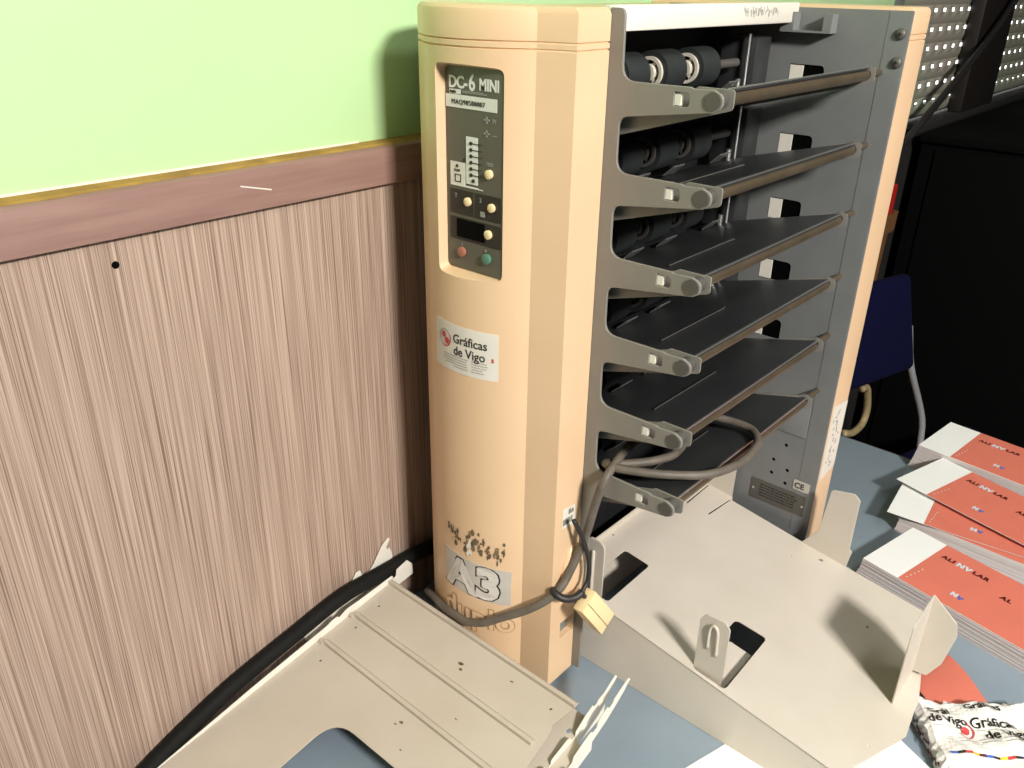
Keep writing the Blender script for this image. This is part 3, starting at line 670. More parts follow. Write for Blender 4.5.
# tongue bent up out of the front window, with a raised loop
tg = rpart(plate('paper_stop', [rounded([(-0.0690, tz(0, -.068)-0.004), (-0.0342, tz(0, -.034)-0.004), (-0.0342, 0.1335), (-0.0400, 0.1425), (-0.0625, 0.1440), (-0.0690, 0.1375)], [0, 0, 0.004, 0.004, 0.004, 0.004], 4)], 0.0016, YZ, (0.0425, 0, 0), M['tray'], bevel=0.0003))
k_ = tube('stop_loop', [(0.0422, -0.0470, 0.100), (0.0405, -0.0473, 0.120), (0.0400, -0.0485, 0.1310), (0.0400, -0.0525, 0.1350), (0.0400, -0.0565, 0.1310), (0.0405, -0.0575, 0.120), (0.0422, -0.0578, 0.095)], 0.0018, M['tray'], per=6, n=8); k_.parent = tg
rpart(plate('tongue_foot', [rounded([(0.0385, -0.0690), (0.1180, -0.0690), (0.1180, -0.0400), (0.0385, -0.0345)], 0.002, 2)], 0.0014, sl, (0, 0, -0.0130), M['tray']))
# paper stop bent up along the tray's front edge, with a side wing
fs = rpart(plate('front_stop', [rounded([(0.163, tz(0, -.213)-0.001), (0.2265, tz(0, -.213)-0.001), (0.2265, 0.1535), (0.163, 0.1500)], [0, 0, 0.002, 0.004], 4)], 0.0015, XZ, (0, -0.2135, 0), M['tray'], bevel=0.0003))
rpart(plate('stop_wing', [rounded([(-0.2120, tz(0, -.213)+0.004), (-0.2120, 0.1535), (-0.2135, 0.1540), (-0.2420, 0.1300), (-0.2450, 0.1130), (-0.2390, 0.0720), (-0.2280, 0.0480)], [0, 0, 0.002, 0.006, 0.006, 0.006, 0.003], 4)], 0.0015, YZ, (0.2250, 0, 0), M['tray'], bevel=0.0003))

# ================================================================== LOOSE TRAY (foreground, leaning by the wall)
AL = math.atan(0.16)
lt = empty('loose_tray', 'beige ribbed feed tray with hooked rails and a rounded cutout, loose by the panelled wall', 'paper tray', (-0.09, 0, 0.066), (0, -AL, 0))
def lpart(o): o.parent = lt; return o
lo = rounded([(-0.330, 0.317), (-0.002, 0.319), (-0.001, 0.026), (-0.034, 0.032), (-0.040, 0.028), (-0.085, 0.022), (-0.330, 0.020)], [0.010, 0.002, 0.006, 0.004, 0.003, 0.003, 0.01], 4)
cut = rounded([(-0.166, 0.060), (-0.168, 0.2175), (-0.300, 0.2185), (-0.300, 0.060)], [0.02, 0.030, 0.030, 0.02], 7)
ld = [circle2((-0.036, 0.300), 0.0016, 8), circle2((-0.075, 0.297), 0.0016, 8), circle2((-0.131, 0.292), 0.0016, 8), circle2((-0.020, 0.045), 0.0016, 8)]
me = plate_mesh('tray_sheet', [lo, cut]+ld, 0.0016, 0.0); lpart(link('tray_sheet', me, M['tray_dimmed']))
# ribs: raised folded seams running across the tray
def seam(u, v0, v1, w, h):
    bm = bmesh.new(); n_ = 14; prof = [(-w/2, 0.0012), (-w*0.42, h), (w*0.10, h*0.95), (w/2, 0.0012)]; rows = []
    for k in range(n_+1):
        v = v0+(v1-v0)*k/n_; rows.append([bm.verts.new((u+a, v, b)) for a, b in prof])
    for a, b in zip(rows, rows[1:]):
        for k in range(3): bm.faces.new((a[k], a[k+1], b[k+1], b[k]))
        bm.faces.new((a[3], a[0], b[0], b[3]))
    bm.faces.new(rows[0]); bm.faces.new(rows[-1][::-1])
    return bm
lpart(from_bm('rib', seam(-0.0615, 0.034, 0.312, 0.0085, 0.0060), M['tray_dimmed'])); lpart(from_bm('rib', seam(-0.1100, 0.020, 0.309, 0.0085, 0.0060), M['tray_dimmed']))
lpart(from_bm('hemmed_edge', seam(-0.0010, 0.026, 0.317, 0.0085, 0.0062), M['tray_dimmed']))
bm = bmesh.new()
for u, v in ((-0.0660, 0.314), (-0.0000, 0.319), (-0.113, 0.311)): add_cyl(bm, (u, v, 0.001), (u, v, 0.0050), 0.0034, 14)
lpart(from_bm('rib_rivet', bm, M['tray_dimmed'], autos=40))
bm = bmesh.new(); rnd = random.Random(4)
for (u, v, s) in ((-0.036, 0.16, 0.006), (-0.042, 0.155, 0.004), (-0.128, 0.158, 0.004), (-0.133, 0.162, 0.003), (-0.020, 0.10, 0.003), (-0.090, 0.115, 0.0022), (-0.150, 0.135, 0.003)):
    pts = [(u+s*0.5*math.cos(a)*rnd.uniform(.4, 1), v+s*math.sin(a)*rnd.uniform(.4, 1)) for a in [i*2*PI/8 for i in range(8)]]
    bm.faces.new([bm.verts.new((a, b, 0.00175)) for a, b in pts])
lpart(from_bm('grime_spots', bm, M['dirt']))
# side rails with hooks; outline in (u, height)
def rail_plate(name, v, pts, rads, thick=0.0015):
    return lpart(plate(name, [rounded(pts, rads, 3)], thick, XZ, (0, v, 0), M['white'], label='pale hooked side rail'))
inner = [(-0.325, -0.012), (0.034, -0.012), (0.036, 0.004), (0.030, 0.014), (0.012, 0.0120), (0.0085, 0.003), (0.004, 0.003), (0.0035, 0.0085), (-0.045, 0.0105), (-0.069, 0.0125), (-0.080, 0.0090), (-0.083, 0.0125), (-0.090, 0.0125), (-0.100, 0.0105), (-0.200, 0.0080), (-0.322, 0.0018)]
rail_plate('hook_rail', 0.3180, inner, 0.001)
hooks = [(-0.120, -0.010), (0.022, -0.010), (0.024, 0.020), (0.0225, 0.030), (0.0185, 0.0290), (0.0180, 0.0340), (0.0260, 0.0420), (0.0230, 0.0455), (0.0120, 0.0400), (-0.005, 0.0230), (-0.012, 0.0180), (-0.024, 0.0160), (-0.026, 0.0290), (-0.032, 0.0300), (-0.042, 0.0200), (-0.060, 0.0160), (-0.118, 0.0060)]
rail_plate('hook_rail', 0.3395, hooks, 0.001, 0.0012)
lpart(plate('rail_bridge', [[(-0.118, 0.3190), (0.020, 0.3190), (0.020, 0.3400), (-0.118, 0.3400)]], 0.0014, Matrix.Identity(4), (0, 0, -0.0105), M['tray_dimmed']))
fr1 = [(-0.210, -0.030), (0.026, -0.030), (0.030, -0.014), (0.042, -0.004), (0.047, 0.0015), (0.0525, 0.0050), (0.0505, 0.0085), (0.043, 0.0060), (0.030, 0.0005), (0.020, 0.0002), (0.016, -0.0030), (0.012, -0.0030), (0.010, 0.0012), (-0.002, -0.0015), (-0.020, -0.0095), (-0.022, -0.0150), (-0.027, -0.0150), (-0.029, -0.0085), (-0.034, -0.0065), (-0.050, -0.0085), (-0.060, -0.0095), (-0.062, -0.0150), (-0.067, -0.0150), (-0.070, -0.0085), (-0.075, -0.0070), (-0.100, -0.0090), (-0.210, -0.0100)]
rail_plate('hook_rail', 0.0120, fr1, 0.0008)
fr2 = [(-0.210, -0.029), (-0.120, -0.034), (-0.045, -0.0300), (-0.018, -0.0260), (-0.0155, -0.0150), (0.010, -0.0080), (0.030, 0.0005), (0.043, 0.0070), (0.0480, 0.0110), (0.0530, 0.0130), (0.0510, 0.0160), (0.043, 0.0145), (0.025, 0.0090), (0.022, 0.0050), (0.0165, 0.0040), (0.014, 0.0085), (0.004, 0.0060), (-0.004, 0.0020), (-0.006, -0.0035), (-0.012, -0.0045), (-0.015, 0.0000), (-0.026, -0.0020), (-0.045, -0.0070), (-0.048, -0.0130), (-0.054, -0.0135), (-0.057, -0.0090), (-0.090, -0.0120), (-0.210, -0.0140)]
rail_plate('hook_rail', -0.0045, fr2, 0.0008)
lpart(plate('rail_bridge', [rounded([(-0.200, -0.0040), (-0.030, -0.0040), (-0.022, 0.0120), (0.004, 0.0125), (0.004, 0.0400), (-0.200, 0.0400)], 0.002, 2), circle2((-0.020, 0.0220), 0.0030, 12)], 0.0014, Matrix.Identity(4), (0, 0, -0.0165), M['tray_dimmed']))
# stub that carries the raised end of the tray
lpart(box('end_support', (-0.030, 0.04, -0.056), (-0.0285, 0.29, -0.001), M['tray_dimmed']))
lt_fix = lpart(box('end_support', (-0.012, 0.05, -0.0595), (-0.0105, 0.28, -0.001), M['tray_dimmed']))

# ================================================================== CABLES
pc = empty('power_cord', 'grey-brown power cord coiled over the bottom bin and draped round the tower', 'power cord', (0.05, 0.03, 0.295))
def cpart(o): o.parent = pc; o.matrix_parent_inverse = Matrix.Translation((-0.05, -0.03, -0.295)); return o
path = [(0.118, 0.060, 0.288), (0.104, 0.044, 0.294), (0.085, 0.037, 0.296), (0.0645, 0.0355, 0.297), (0.040, 0.046, 0.297), (0.020, 0.066, 0.295), (0.008, 0.078, 0.296), (0.004, 0.068, 0.298), (0.0085, 0.0520, 0.2985),
        (0.0254, 0.0229, 0.298), (0.0533, -0.0071, 0.297), (0.082, -0.0190, 0.2955), (0.110, -0.0230, 0.2945), (0.1400, -0.0215, 0.2945), (0.1613, -0.0156, 0.2945), (0.1800, -0.001, 0.2945), (0.1838, 0.0168, 0.2950), (0.180, 0.036, 0.296), (0.1720, 0.0500, 0.298), (0.1528, 0.0640, 0.300), (0.125, 0.072, 0.304),
        (0.0900, 0.0730, 0.309), (0.0485, 0.0695, 0.309), (0.022, 0.069, 0.304), (-0.010, 0.0650, 0.2915), (-0.0128, 0.0725, 0.2626), (-0.013, 0.0812, 0.2206), (-0.016, 0.0885, 0.190), (-0.027, 0.0915, 0.167), (-0.040, 0.0930, 0.153), (-0.054, 0.1010, 0.140), (-0.068, 0.118, 0.125), (-0.0785, 0.142, 0.108), (-0.0868, 0.162, 0.094), (-0.0895, 0.186, 0.0825), (-0.0880, 0.206, 0.0795), (-0.0845, 0.232, 0.076), (-0.074, 0.260, 0.068), (-0.058, 0.286, 0.050), (-0.03, 0.312, 0.020), (0.02, 0.318, 0.006)]
bm = bmesh.new(); pp = catmull(path, 8); add_tube(bm, pp, 0.0046, 14)
cpart(from_bm('cord', bm, M['cord'], smooth=True))
pg = empty('hanging_plug', 'cream connector block hanging on a thin black lead below the arms', 'connector', (0.010, 0.070, 0.118))
def gpart(o): o.parent = pg; o.matrix_parent_inverse = Matrix.Translation((-0.010, -0.070, -0.118)); return o
mtx = Matrix.Translation((-0.0115, 0.066, 0.1190)) @ Matrix.Rotation(math.radians(-33), 4, 'Y') @ Matrix.Rotation(math.radians(-8), 4, 'X')
bm = bmesh.new(); add_box(bm, (-0.0138, -0.0075, -0.0275), (0.0138, 0.0075, 0.0275), 0.0015, mtx=mtx)
gb = gpart(from_bm('plug_body', bm, M['plug'], autos=40))
bm = bmesh.new(); add_box(bm, (-0.0028, -0.0079, -0.0272), (-0.0020, -0.0070, 0.0272), mtx=mtx)
k_ = from_bm('seam_line', bm, M['dirt']); k_.parent = gb
bm = bmesh.new(); add_tube(bm, catmull([(-0.0285, 0.0885, 0.238), (-0.021, 0.082, 0.216), (-0.0145, 0.078, 0.192), (-0.0125, 0.076, 0.175), (-0.0150, 0.075, 0.158), (-0.0240, 0.0745, 0.1480), (-0.0215, 0.068, 0.1385)], 8), 0.0026, 10)
gpart(from_bm('lead', bm, M['darkcord'], smooth=True, label='thin black lead'))
bm = bmesh.new(); add_tube(bm, catmull([(-0.0240, 0.0745, 0.1480), (-0.034, 0.078, 0.1445), (-0.044, 0.084, 0.146), (-0.048, 0.092, 0.150), (-0.046, 0.099, 0.152)], 6), 0.0042, 10)
gpart(from_bm('lead_sleeve', bm, M['darkcord'], smooth=True))
bm = bmesh.new()
hp = [(0.06, 0.3290, 0.050), (0.03, 0.3290, 0.0635), (-0.0294, 0.3288, 0.0745), (-0.1017, 0.3288, 0.0785), (-0.1587, 0.3288, 0.0790), (-0.2173, 0.3300, 0.0672), (-0.270, 0.3305, 0.0565), (-0.3157, 0.3302, 0.0463), (-0.3603, 0.3300, 0.0318), (-0.3965, 0.3290, 0.0187), (-0.430, 0.322, 0.0112), (-0.50, 0.30, 0.0112), (-0.60, 0.28, 0.0112)]
add_tube(bm, catmull(hp, 8), 0.0092, 16)
setp(from_bm('black_hose', bm, M['hose'], smooth=True), 'thick black cable running along the foot of the panelled wall', 'cable')

# ================================================================== PAPERS
def frame2(o, ux):                          # local frame on the table: o origin, ux direction of local X
    ux = Vector((*ux, 0)).normalized(); uy = Vector((0, 0, 1)).cross(ux)
    return Matrix(((ux.x, uy.x, 0, o[0]), (ux.y, uy.y, 0, o[1]), (0, 0, 1, o[2]), (0, 0, 0, 1)))
# local axes: X = along the sheet's long side (reading direction), Y = across, origin at the white end's near corner
SW, SLN, WH = 0.126, 0.245, 0.052
def printed_area(bm, z, x0=WH, x1=SLN, curl=None):
    n_ = 10; g = []
    for i in range(n_+1):
        x = x0+(x1-x0)*i/n_; g.append([bm.verts.new((x, y, z+(curl(x, y) if curl else 0))) for y in (0.0004, SW*0.33, SW*0.66, SW-0.0004)])
    for a, b in zip(g, g[1:]):
        for k in range(3): bm.faces.new((a[k], b[k], b[k+1], a[k+1]))
def flyer_print(parent, z, curl=None):
    f = (lambda x, y: z+curl(x, y)) if curl else (lambda x, y: z)
    bm = bmesh.new(); printed_area(bm, z, curl=curl); pr = from_bm('printed_face', bm, M['orange'], parent, label='orange-red printed area')
    bm = bmesh.new(); 
    def t(bm, s_, x0, y0, size, sx=1.0, off=0.0005): join_bm(bm, text_mesh(s_, size, 0.0001, off, sx=sx, spacing=1.25), lambda co: Vector((x0+co.x, y0+co.y, f(x0+co.x, y0+co.y)+0.0004+co.z)))
    for w_, x0, y0, sz, m_, nm, off in (('ALI', WH+0.010, 0.092, 0.0105, 'ink_maroon', 'headline', 0.0007), ('NV', WH+0.031, 0.091, 0.0125, 'ink_pale', 'emblem', 0.0009), ('LAR', WH+0.053, 0.092, 0.0105, 'ink_maroon', 'headline', 0.0007),
                                    ('AL', WH+0.100, 0.072, 0.0105, 'ink_maroon', 'headline', 0.0007), ('N', WH+0.058, 0.026, 0.0105, 'ink_pale', 'emblem', 0.0009), ('V', WH+0.068, 0.025, 0.0095, 'ink_blue', 'emblem', 0.0009)):
        bm = bmesh.new(); t(bm, w_, x0, y0, sz, 1.0, off); from_bm(nm, bm, M[m_], pr)
    for k in range(5):
        x, y = WH+0.006+0.001*k, 0.012+0.008*k; c = Vector((x, y, f(x, y)+0.0004)); bm = bmesh.new()
        bm.faces.new([bm.verts.new(c+Vector((0.0011*math.cos(a*PI/3), 0.0014*math.sin(a*PI/3), 0))) for a in range(6)])
        from_bm('dot_mark', bm, M['ink_white'], pr)
def stack(name, label, o, ux, hgt, lean=0.0, seed=1, group='flyer stacks'):
    root = empty(name, label, 'stack of flyers', o, group=group); mt = frame2((0, 0, 0), ux); root.rotation_euler = mt.to_euler()
    rnd = random.Random(seed); bm = bmesh.new(); nl = max(8, int(hgt/0.0022)); z = 0.0
    for k in range(nl):
        dz = hgt/nl; j = rnd.uniform(-0.0006, 0.0006); jy = rnd.uniform(-0.0004, 0.0004); t = 1-(k+1)/nl
        lx = -lean*t**1.5
        add_box(bm, (lx+j, jy, z), (SLN+lx+j, SW+jy, z+dz)); z += dz
    from_bm('sheets', bm, M['edgepaper'], root)
    bm = bmesh.new(); add_box(bm, (0, 0, hgt), (SLN, SW, hgt+0.0003)); top = from_bm('top_sheet', bm, M['paper'], root, label='top sheet with white end')
    flyer_print(top, hgt+0.0005)
    return root
stack('flyer_stack', 'thickest stack of orange-red flyers, at the far table edge', (0.768, -0.046, 0.0), (-0.12, -1.0), 0.046, 0.010, 1)
stack('flyer_stack', 'middle stack of flyers, mostly covered by two fanned loose ones', (0.560, -0.090, 0.0), (-0.04, -1.0), 0.030, 0.004, 2)
stack('flyer_stack', 'front stack of orange-red flyers, just behind the beige receiving tray', (0.414, -0.0885, 0.0), (-0.22, -1.0), 0.031, 0.006, 3)
def loose(label, o, ux, curlamp):
    root = empty('flyer', label, 'flyer', o, group='loose fanned flyers'); root.rotation_euler = frame2((0, 0, 0), ux).to_euler()
    curl = lambda x, y: curlamp*(x/SLN-0.45)**2*4*0.25
    bm = bmesh.new(); n_ = 12; rows = []
    for i in range(n_+1):
        x = SLN*i/n_; rows.append([bm.verts.new((x, y, curl(x, y)+d)) for y, d in ((0, 0.0003), (SW*0.5, 0.0003), (SW, 0.0003), (SW, 0), (SW*0.5, 0), (0, 0))])
    for a, b in zip(rows, rows[1:]):
        for k in range(6): bm.faces.new((a[k], b[k], b[(k+1) % 6], a[(k+1) % 6]))
    bm.faces.new(rows[0]); bm.faces.new(rows[-1][::-1])
    sh_ = from_bm('sheet', bm, M['paper'], root); flyer_print(sh_, 0.0007, curl)
loose('loose orange-red flyer lying askew, lower of the two on the middle stack', (0.549, -0.073, 0.0320), (0.10, -1.0), 0.006)
loose('loose orange-red flyer on top, its white corner sticking out towards the machine', (0.6425, -0.0535, 0.0385), (-0.28, -1.0), 0.004)
# white sheet under the receiving tray
ps = bpy.data.objects
bm = bmesh.new()
P4 = [(0.0276, -0.0905), (0.1000, -0.1150), (0.1900, -0.1900), (0.1622, -0.2341), (0.100, -0.370), (-0.075, -0.245)]
P4 = [(0.0276, -0.0905), (0.195, -0.176), (0.093, -0.375), (-0.0748, -0.290)]
fr = frame2((0.0276, -0.0905, 0.0), (0.89, -0.455))
A = [(0.03, -0.0912), (0.1975, -0.1770), (0.0960, -0.3750), (-0.0930, -0.2810)]
a0 = Vector((0.0300, -0.0905)); ex = Vector((0.1640, -0.2320))-a0
Q = [(0.0310, -0.0905), (0.1760, -0.2070), (0.0650, -0.4000), (-0.1050, -0.2600)]
Q = [(0.0290, -0.0895), (0.1750, -0.2070), (0.0700, -0.4300), (-0.1150, -0.0400)]
u = (Vector((-0.0287, -0.0743))-Vector((0.0276, -0.0905))).normalized(); w = Vector((u.y, -u.x))
w = Vector((-u.y, u.x)) if Vector((-u.y, u.x)).y < 0 else w
c1 = Vector((0.0500, -0.0970)); 
c2 = Vector((0.1680, -0.2220)); w2_ = (Vector((0.147, -0.2671))-Vector((0.1622, -0.2341))).normalized()
poly = [Vector((0.0276, -0.0905)), c2, c2+w2_*0.15, Vector((0.0276, -0.0905))+u*0.17]
A = [bm.verts.new((p.x, p.y, 0.0003)) for p in poly]; B = [bm.verts.new((p.x, p.y, 0.0008)) for p in poly]
bm.faces.new(A[::-1]); bm.faces.new(B)
for k in range(4): bm.faces.new((A[k], A[(k+1) % 4], B[(k+1) % 4], B[k]))
setp(from_bm('paper_sheet', bm, M['paper']), 'blank white paper sheet lying on the table under the receiving tray front', 'paper')
# crumpled printed bundle
cb = empty('proof_bundle', 'crumpled bundle of white printed proofs with a colour bar, in front of the tray', 'paper bundle', (0.205, -0.275, 0))
fb = frame2((0, 0, 0), (0.62, -0.78))
def bz(x, y): return 0.0205+0.0025*math.sin(x*95+y*30)+0.002*math.sin(y*140-x*40)+0.0012*math.sin(x*260+y*210)
o0 = Vector((-0.0300, 0.0215, 0)); BL, BW = 0.125, 0.100
def bmap(x, y, z): return o0 + Vector((fb @ Vector((x, y, 0))).xyz)+Vector((0, 0, z))
bm = bmesh.new(); nx, ny = 30, 20; top = []; bot = []
rnd = random.Random(8); edge = [rnd.uniform(-0.003, 0.003) for _ in range(200)]
for i in range(nx+1):
    rt_, rb_ = [], []
    for j in range(ny+1):
        x = BL*i/nx+(edge[j] if i in (0, nx) else 0); y = -BW/2+BW*j/ny-0.0+(edge[50+i] if j in (0, ny) else 0)
        e = min(i, nx-i, j*1.0, ny-j); z = bz(x, y)-(0.004 if e == 0 else 0)
        rt_.append(bm.verts.new(bmap(x, y, z))); rb_.append(bm.verts.new(bmap(x*0.98, y*0.97, 0.0008)))
    top.append(rt_); bot.append(rb_)
for i in range(nx):
    for j in range(ny):
        bm.faces.new((top[i][j], top[i+1][j], top[i+1][j+1], top[i][j+1])); bm.faces.new((bot[i][j], bot[i][j+1], bot[i+1][j+1], bot[i+1][j]))
for i in range(nx):
    bm.faces.new((top[i][0], bot[i][0], bot[i+1][0], top[i+1][0])); bm.faces.new((top[i][ny], top[i+1][ny], bot[i+1][ny], bot[i][ny]))
for j in range(ny):
    bm.faces.new((top[0][j], top[0][j+1], bot[0][j+1], bot[0][j])); bm.faces.new((top[nx][j], bot[nx][j], bot[nx][j+1], top[nx][j+1]))
cs = from_bm('crumpled_sheets', bm, M['proof'], cb)
def btext(bm, s, x0, y0, size, off=0.0002): join_bm(bm, text_mesh(s, size, 0.0001, off), lambda co: bmap(x0+co.y*-1.0, y0+co.x, 0) if False else bmap(x0+co.x, y0+co.y, bz(x0+co.x, y0+co.y)+0.0012))
for t_, x, y, z in (('Gráf', 0.008, 0.0250, 0.0135), ('de Vigo', 0.004, 0.0120, 0.0140), ('Gráficas', 0.050, 0.0110, 0.0150), ('de Vigo', 0.060, -0.0040, 0.0150), ('Gráficas', 0.052, 0.0340, 0.0120)):
    bm = bmesh.new(); btext(bm, t_, x, y, z); from_bm('proof_lettering', bm, M['ink_black'], cb)
for y in (0.0070, -0.0060, -0.0100):
    for k in range(7):
        bm = bmesh.new(); x = 0.006+0.012*k+0.01*(y < 0); q = [(x, y), (x+0.010, y), (x+0.010, y+0.0007), (x, y+0.0007)]
        bm.faces.new([bm.verts.new(bmap(a, b, bz(a, b)+0.0012)) for a, b in q]); from_bm('small_print_line', bm, M['ink_grey'], cb)
bm = bmesh.new()
for (cx_, cy_) in ((0.041, 0.006),):
    for (r1, r0, a0_, a1_) in ((0.0095, 0.0078, -2.6, 1.2), (0.0045, 0.0, 0, 2*PI)):
        P_ = [];
        for k in range(17):
            a = a0_+(a1_-a0_)*k/16; P_.append([bm.verts.new(bmap(cx_+r*math.cos(a), cy_+r*math.sin(a), bz(cx_+r*math.cos(a), cy_+r*math.sin(a))+0.0013)) for r in (r0+0.0001, r1)])
        for p, q in zip(P_, P_[1:]): bm.faces.new((p[0], p[1], q[1], q[0]))
from_bm('proof_emblem', bm, M['ink_red'], cb)
for k, m_ in enumerate(('ink_blue', 'ink_black', 'ink_red', 'ink_yellow', 'ink_maroon', 'ink_blue', 'ink_black', 'ink_yellow', 'ink_red', 'ink_black', 'ink_blue', 'ink_red', 'ink_yellow', 'ink_black')):
    bm = bmesh.new(); x0 = 0.010+0.0075*k; q = [(x0, -0.0300), (x0+0.0075, -0.0300), (x0+0.0075, -0.0270), (x0, -0.0270)]
    bm.faces.new([bm.verts.new(bmap(a, b, bz(a, b)+0.0013)) for a, b in q]); from_bm('colour_patch', bm, M[m_], cb)
rnd = random.Random(13)
for k in range(22):
    y = BW*(k+0.2)/22-BW/2
    bm = bmesh.new(); zc = rnd.uniform(0.006, 0.014); c = bmap(-0.0028, y, zc)
    bm.faces.new([bm.verts.new(c+Vector((0.0026*math.cos(a)*0.78, 0.0026*math.cos(a)*0.62, 0.0030*math.sin(a)*rnd.uniform(.5, 1)))) for a in [i*2*PI/7 for i in range(7)]])
    from_bm('edge_mark', bm, M['ink_maroon'], cb)
# curled orange sheet behind the corner flap
bm = bmesh.new(); A = []
cen = catmull([(0.3370, -0.2270, 0), (0.3290, -0.2380, 0), (0.3116, -0.2590, 0), (0.2899, -0.2812, 0), (0.2720, -0.3010, 0)], 5)
for i, p in enumerate(cen):
    t = i/(len(cen)-1); h_ = 0.0015+0.0035*math.sin(PI*t)
    A.append([bm.verts.new((p.x-w_*0.9, p.y+w_*0.25, z_)) for w_, z_ in ((0, h_), (0.035, h_*1.3), (0.085, h_), (0.085, h_-0.0004), (0.035, h_*1.3-0.0004), (0, h_-0.0004))])
for a, b in zip(A, A[1:]):
    for k in range(6): bm.faces.new((a[k], b[k], b[(k+1) % 6], a[(k+1) % 6]))
bm.faces.new(A[0]); bm.faces.new(A[-1][::-1])
setp(from_bm('curled_flyer', bm, M['orange'], smooth=False), 'narrow curved orange-red sheet lying beyond the crumpled proofs', 'flyer')

# ================================================================== BACKGROUND FURNITURE
ch = empty('office_chair', 'dark blue upholstered visitor chair with chrome tubes behind the table', 'chair', (1.24, 0.0, -0.75))
def hpart(o): o.parent = ch; o.matrix_parent_inverse = Matrix.Translation((-1.24, 0.0, 0.75)); return o
cm = Matrix.Translation((1.19, 0.235, 0.05)) @ Matrix.Rotation(math.radians(-15), 4, 'Z') @ Matrix.Rotation(math.radians(-16), 4, 'X')
bm = bmesh.new(); add_box(bm, (-0.22, -0.020, -0.13), (0.205, 0.016, 0.098), 0.015, 3, mtx=cm)
hpart(from_bm('backrest', bm, M['navy'], autos=50))
sm_ = Matrix.Translation((1.19, 0.0, -0.32)) @ Matrix.Rotation(math.radians(-15), 4, 'Z')
bm = bmesh.new(); add_box(bm, (-0.22, -0.34, -0.03), (0.43, 0.16, 0.03), 0.02, 3, mtx=sm_); hpart(from_bm('seat', bm, M['navy'], autos=50))
for lx in (0.215, -0.215):
    g = lambda x, y, z: tuple(sm_ @ Vector((x, y, z)))
    hpart(tube('back_tube', [tuple(cm @ Vector((lx, 0.0, -0.03))), tuple(cm @ Vector((lx, 0.0, -0.13))), g(lx, 0.165, 0.10), g(lx, 0.13, -0.02), g(lx, -0.02, -0.038)], 0.008, M['chrome'], per=6, n=10))
    hpart(tube('leg', [g(lx, -0.28, -0.035), g(lx, -0.30, -0.18), g(lx, -0.32, -0.425)], 0.010, M['chrome'], per=4, n=10))
    hpart(tube('leg', [g(lx, 0.10, -0.035), g(lx, 0.14, -0.18), g(lx, 0.17, -0.425)], 0.010, M['chrome'], per=4, n=10))
hpart(tube('armrest', [(1.235, 0.200, -0.098), (1.262, 0.198, -0.104), (1.276, 0.196, -0.128), (1.290, 0.194, -0.172), (1.276, 0.194, -0.205), (1.215, 0.194, -0.205), (1.170, 0.20, -0.19)], 0.0085, M['armwood'], per=6, n=10, label='beige bent armrest'))
bb = empty('tall_bin', 'tall brown bin with a flared rim behind the machine, by the window', 'bin', (1.375, 0.305, -0.75))
def bpart(o): o.parent = bb; o.matrix_parent_inverse = Matrix.Translation((-1.375, -0.305, 0.75)); return o
bm = bmesh.new(); pr = [(-0.75, 0.030), (0.225, 0.058), (0.226, 0.074), (0.270, 0.076), (0.270, 0.062), (0.20, 0.056)]
rows = [[bm.verts.new((1.375+s*sx_*1.0, 0.303+s*sy_*0.50, z)) for sx_, sy_ in rounded([(-1, -1), (1, -1), (1, 1), (-1, 1)], 0.25, 3)] for z, s in pr]
n_ = len(rows[0])
for a, b in zip(rows, rows[1:]):
    for i in range(n_): bm.faces.new((a[i], a[(i+1) % n_], b[(i+1) % n_], b[i]))
bm.faces.new(rows[0][::-1]); bm.faces.new(rows[-1])
bpart(from_bm('bin_body', bm, M['brownbin']))
bm = bmesh.new(); add_box(bm, (1.378, 0.276, 0.2005), (1.434, 0.300, 0.334), 0.004)
setp(from_bm('red_carton', bm, M['redbox']), 'bright red carton standing in the tall brown bin', 'carton')
cab = empty('corner_dark_cabinet', 'large near-black cabinet added to darken the unlit corner under the window', 'cabinet', (2.2, -0.2, -0.75))  # added block; its black stands in for the unlit corner
def kpart(o): o.parent = cab; o.matrix_parent_inverse = Matrix.Translation((-2.2, 0.2, 0.75)); return o
kpart(box('cabinet_body', (1.76, -1.30, -0.75), (2.9, 0.34, 0.385), M['unlitcab'], bev=0.004))
kpart(box('cabinet_top', (1.745, -1.32, 0.385), (2.92, 0.343, 0.405), M['unlitcab'], bev=0.003))
for k in range(2): kpart(box('door', (1.752, -1.27+0.8*k, -0.70), (1.7595, -0.50+0.8*k, 0.37), M['unlitcab'], bev=0.002))
bm = bmesh.new(); add_tube(bm, catmull([(2.45, 0.325, 1.05), (2.40, 0.325, 0.82), (2.2732, 0.322, 0.7166), (2.0528, 0.320, 0.6069), (1.8196, 0.318, 0.5134), (1.6661, 0.318, 0.4541), (1.59, 0.322, 0.418), (1.42, 0.330, 0.355), (1.25, 0.331, 0.27), (1.05, 0.331, 0.12), (0.93, 0.331, -0.15), (0.90, 0.331, -0.74)], 8), 0.009, 10)
setp(from_bm('hanging_cable', bm, M['darkcord'], smooth=True), 'black cable slanting across the perforated shutter', 'cable')

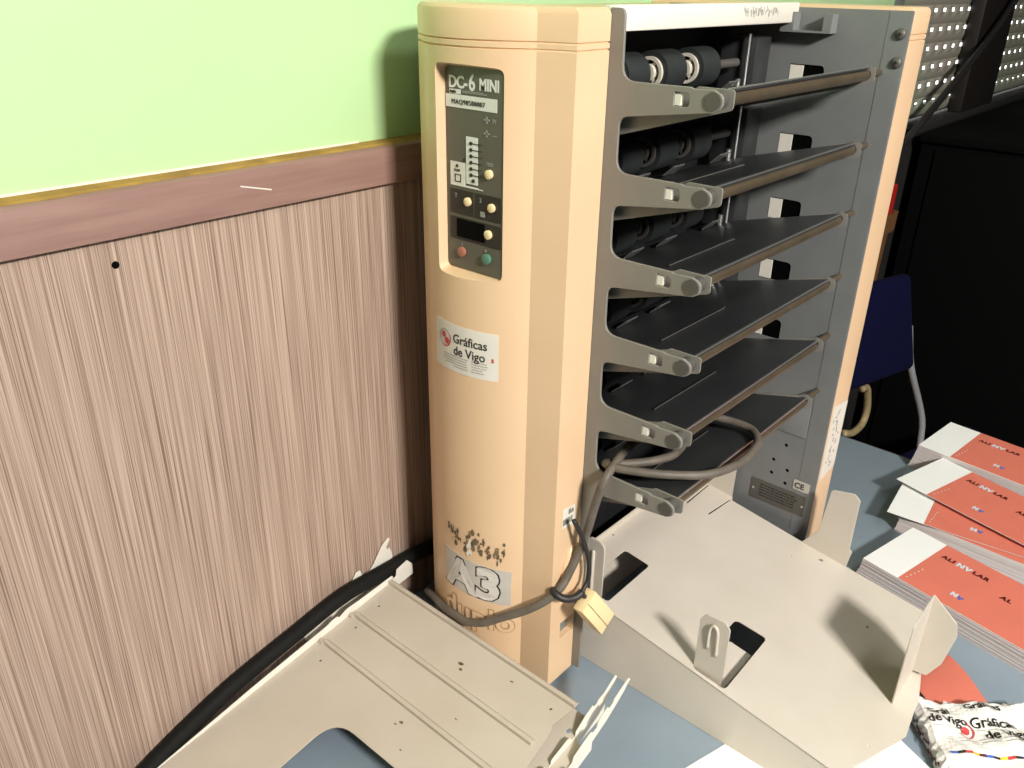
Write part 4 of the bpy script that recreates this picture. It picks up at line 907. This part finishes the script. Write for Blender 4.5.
# ================================================================== LIGHT, WORLD, CAMERA
def area(name, loc, target, size, energy, col=(1, 1, 1), sy=None):
    l = bpy.data.lights.new(name, 'AREA'); l.energy = energy; l.color = col; l.size = size
    if sy: l.shape = 'RECTANGLE'; l.size_y = sy
    o = bpy.data.objects.new(name, l); C.objects.link(o); o.location = loc
    o.rotation_euler = (Vector(target)-Vector(loc)).to_track_quat('-Z', 'Y').to_euler(); return o
key = area('lamp_key', (-0.72, -1.85, 1.72), (0.0, 0.15, 0.35), 0.36, 150, (1.0, 0.965, 0.92))
over = area('overhead_fill', (0.35, -0.95, 1.70), (0.35, -0.75, 0.0), 1.2, 8, (1.0, 0.98, 0.95), 0.25)  # added fill from above, lifts the flat surfaces; no fixture behind it
fill = area('overhead_fill', (-1.3, -0.3, 1.70), (-1.0, -0.1, 0.0), 0.25, 1.4, (1.0, 0.98, 0.95), 1.2)  # weak added fill for the left-facing sides, not a real tube
w = bpy.data.worlds.new('daylight'); bpy.context.scene.world = w; w.use_nodes = True
w.node_tree.nodes['Background'].inputs[0].default_value = (1, 1, 1, 1); w.node_tree.nodes['Background'].inputs[1].default_value = 3.0
cam = bpy.data.cameras.new('camera'); co = bpy.data.objects.new('camera', cam); C.objects.link(co)
yaw, pit, rol = 7.17892393e-01, 4.51783150e-01, 1.81259976e-02
f = Vector((math.cos(pit)*math.cos(yaw), math.cos(pit)*math.sin(yaw), -math.sin(pit)))
rt0 = Vector((math.sin(yaw), -math.cos(yaw), 0)); up0 = rt0.cross(f)
rt1 = rt0*math.cos(rol)+up0*math.sin(rol); up1 = -rt0*math.sin(rol)+up0*math.cos(rol)
mw = Matrix(((rt1.x, up1.x, -f.x, -0.61746), (rt1.y, up1.y, -f.y, -0.33658), (rt1.z, up1.z, -f.z, 0.74620), (0, 0, 0, 1)))
co.matrix_world = mw; cam.sensor_width = 36; cam.lens = 834.067/1024*36; cam.clip_start = 0.01
sc_ = bpy.context.scene; sc_.camera = co
sc_.view_settings.view_transform = 'Standard'; sc_.view_settings.look = 'None'; sc_.view_settings.exposure = 0.0; sc_.view_settings.gamma = 1.0
sc_.view_settings.use_curve_mapping = False
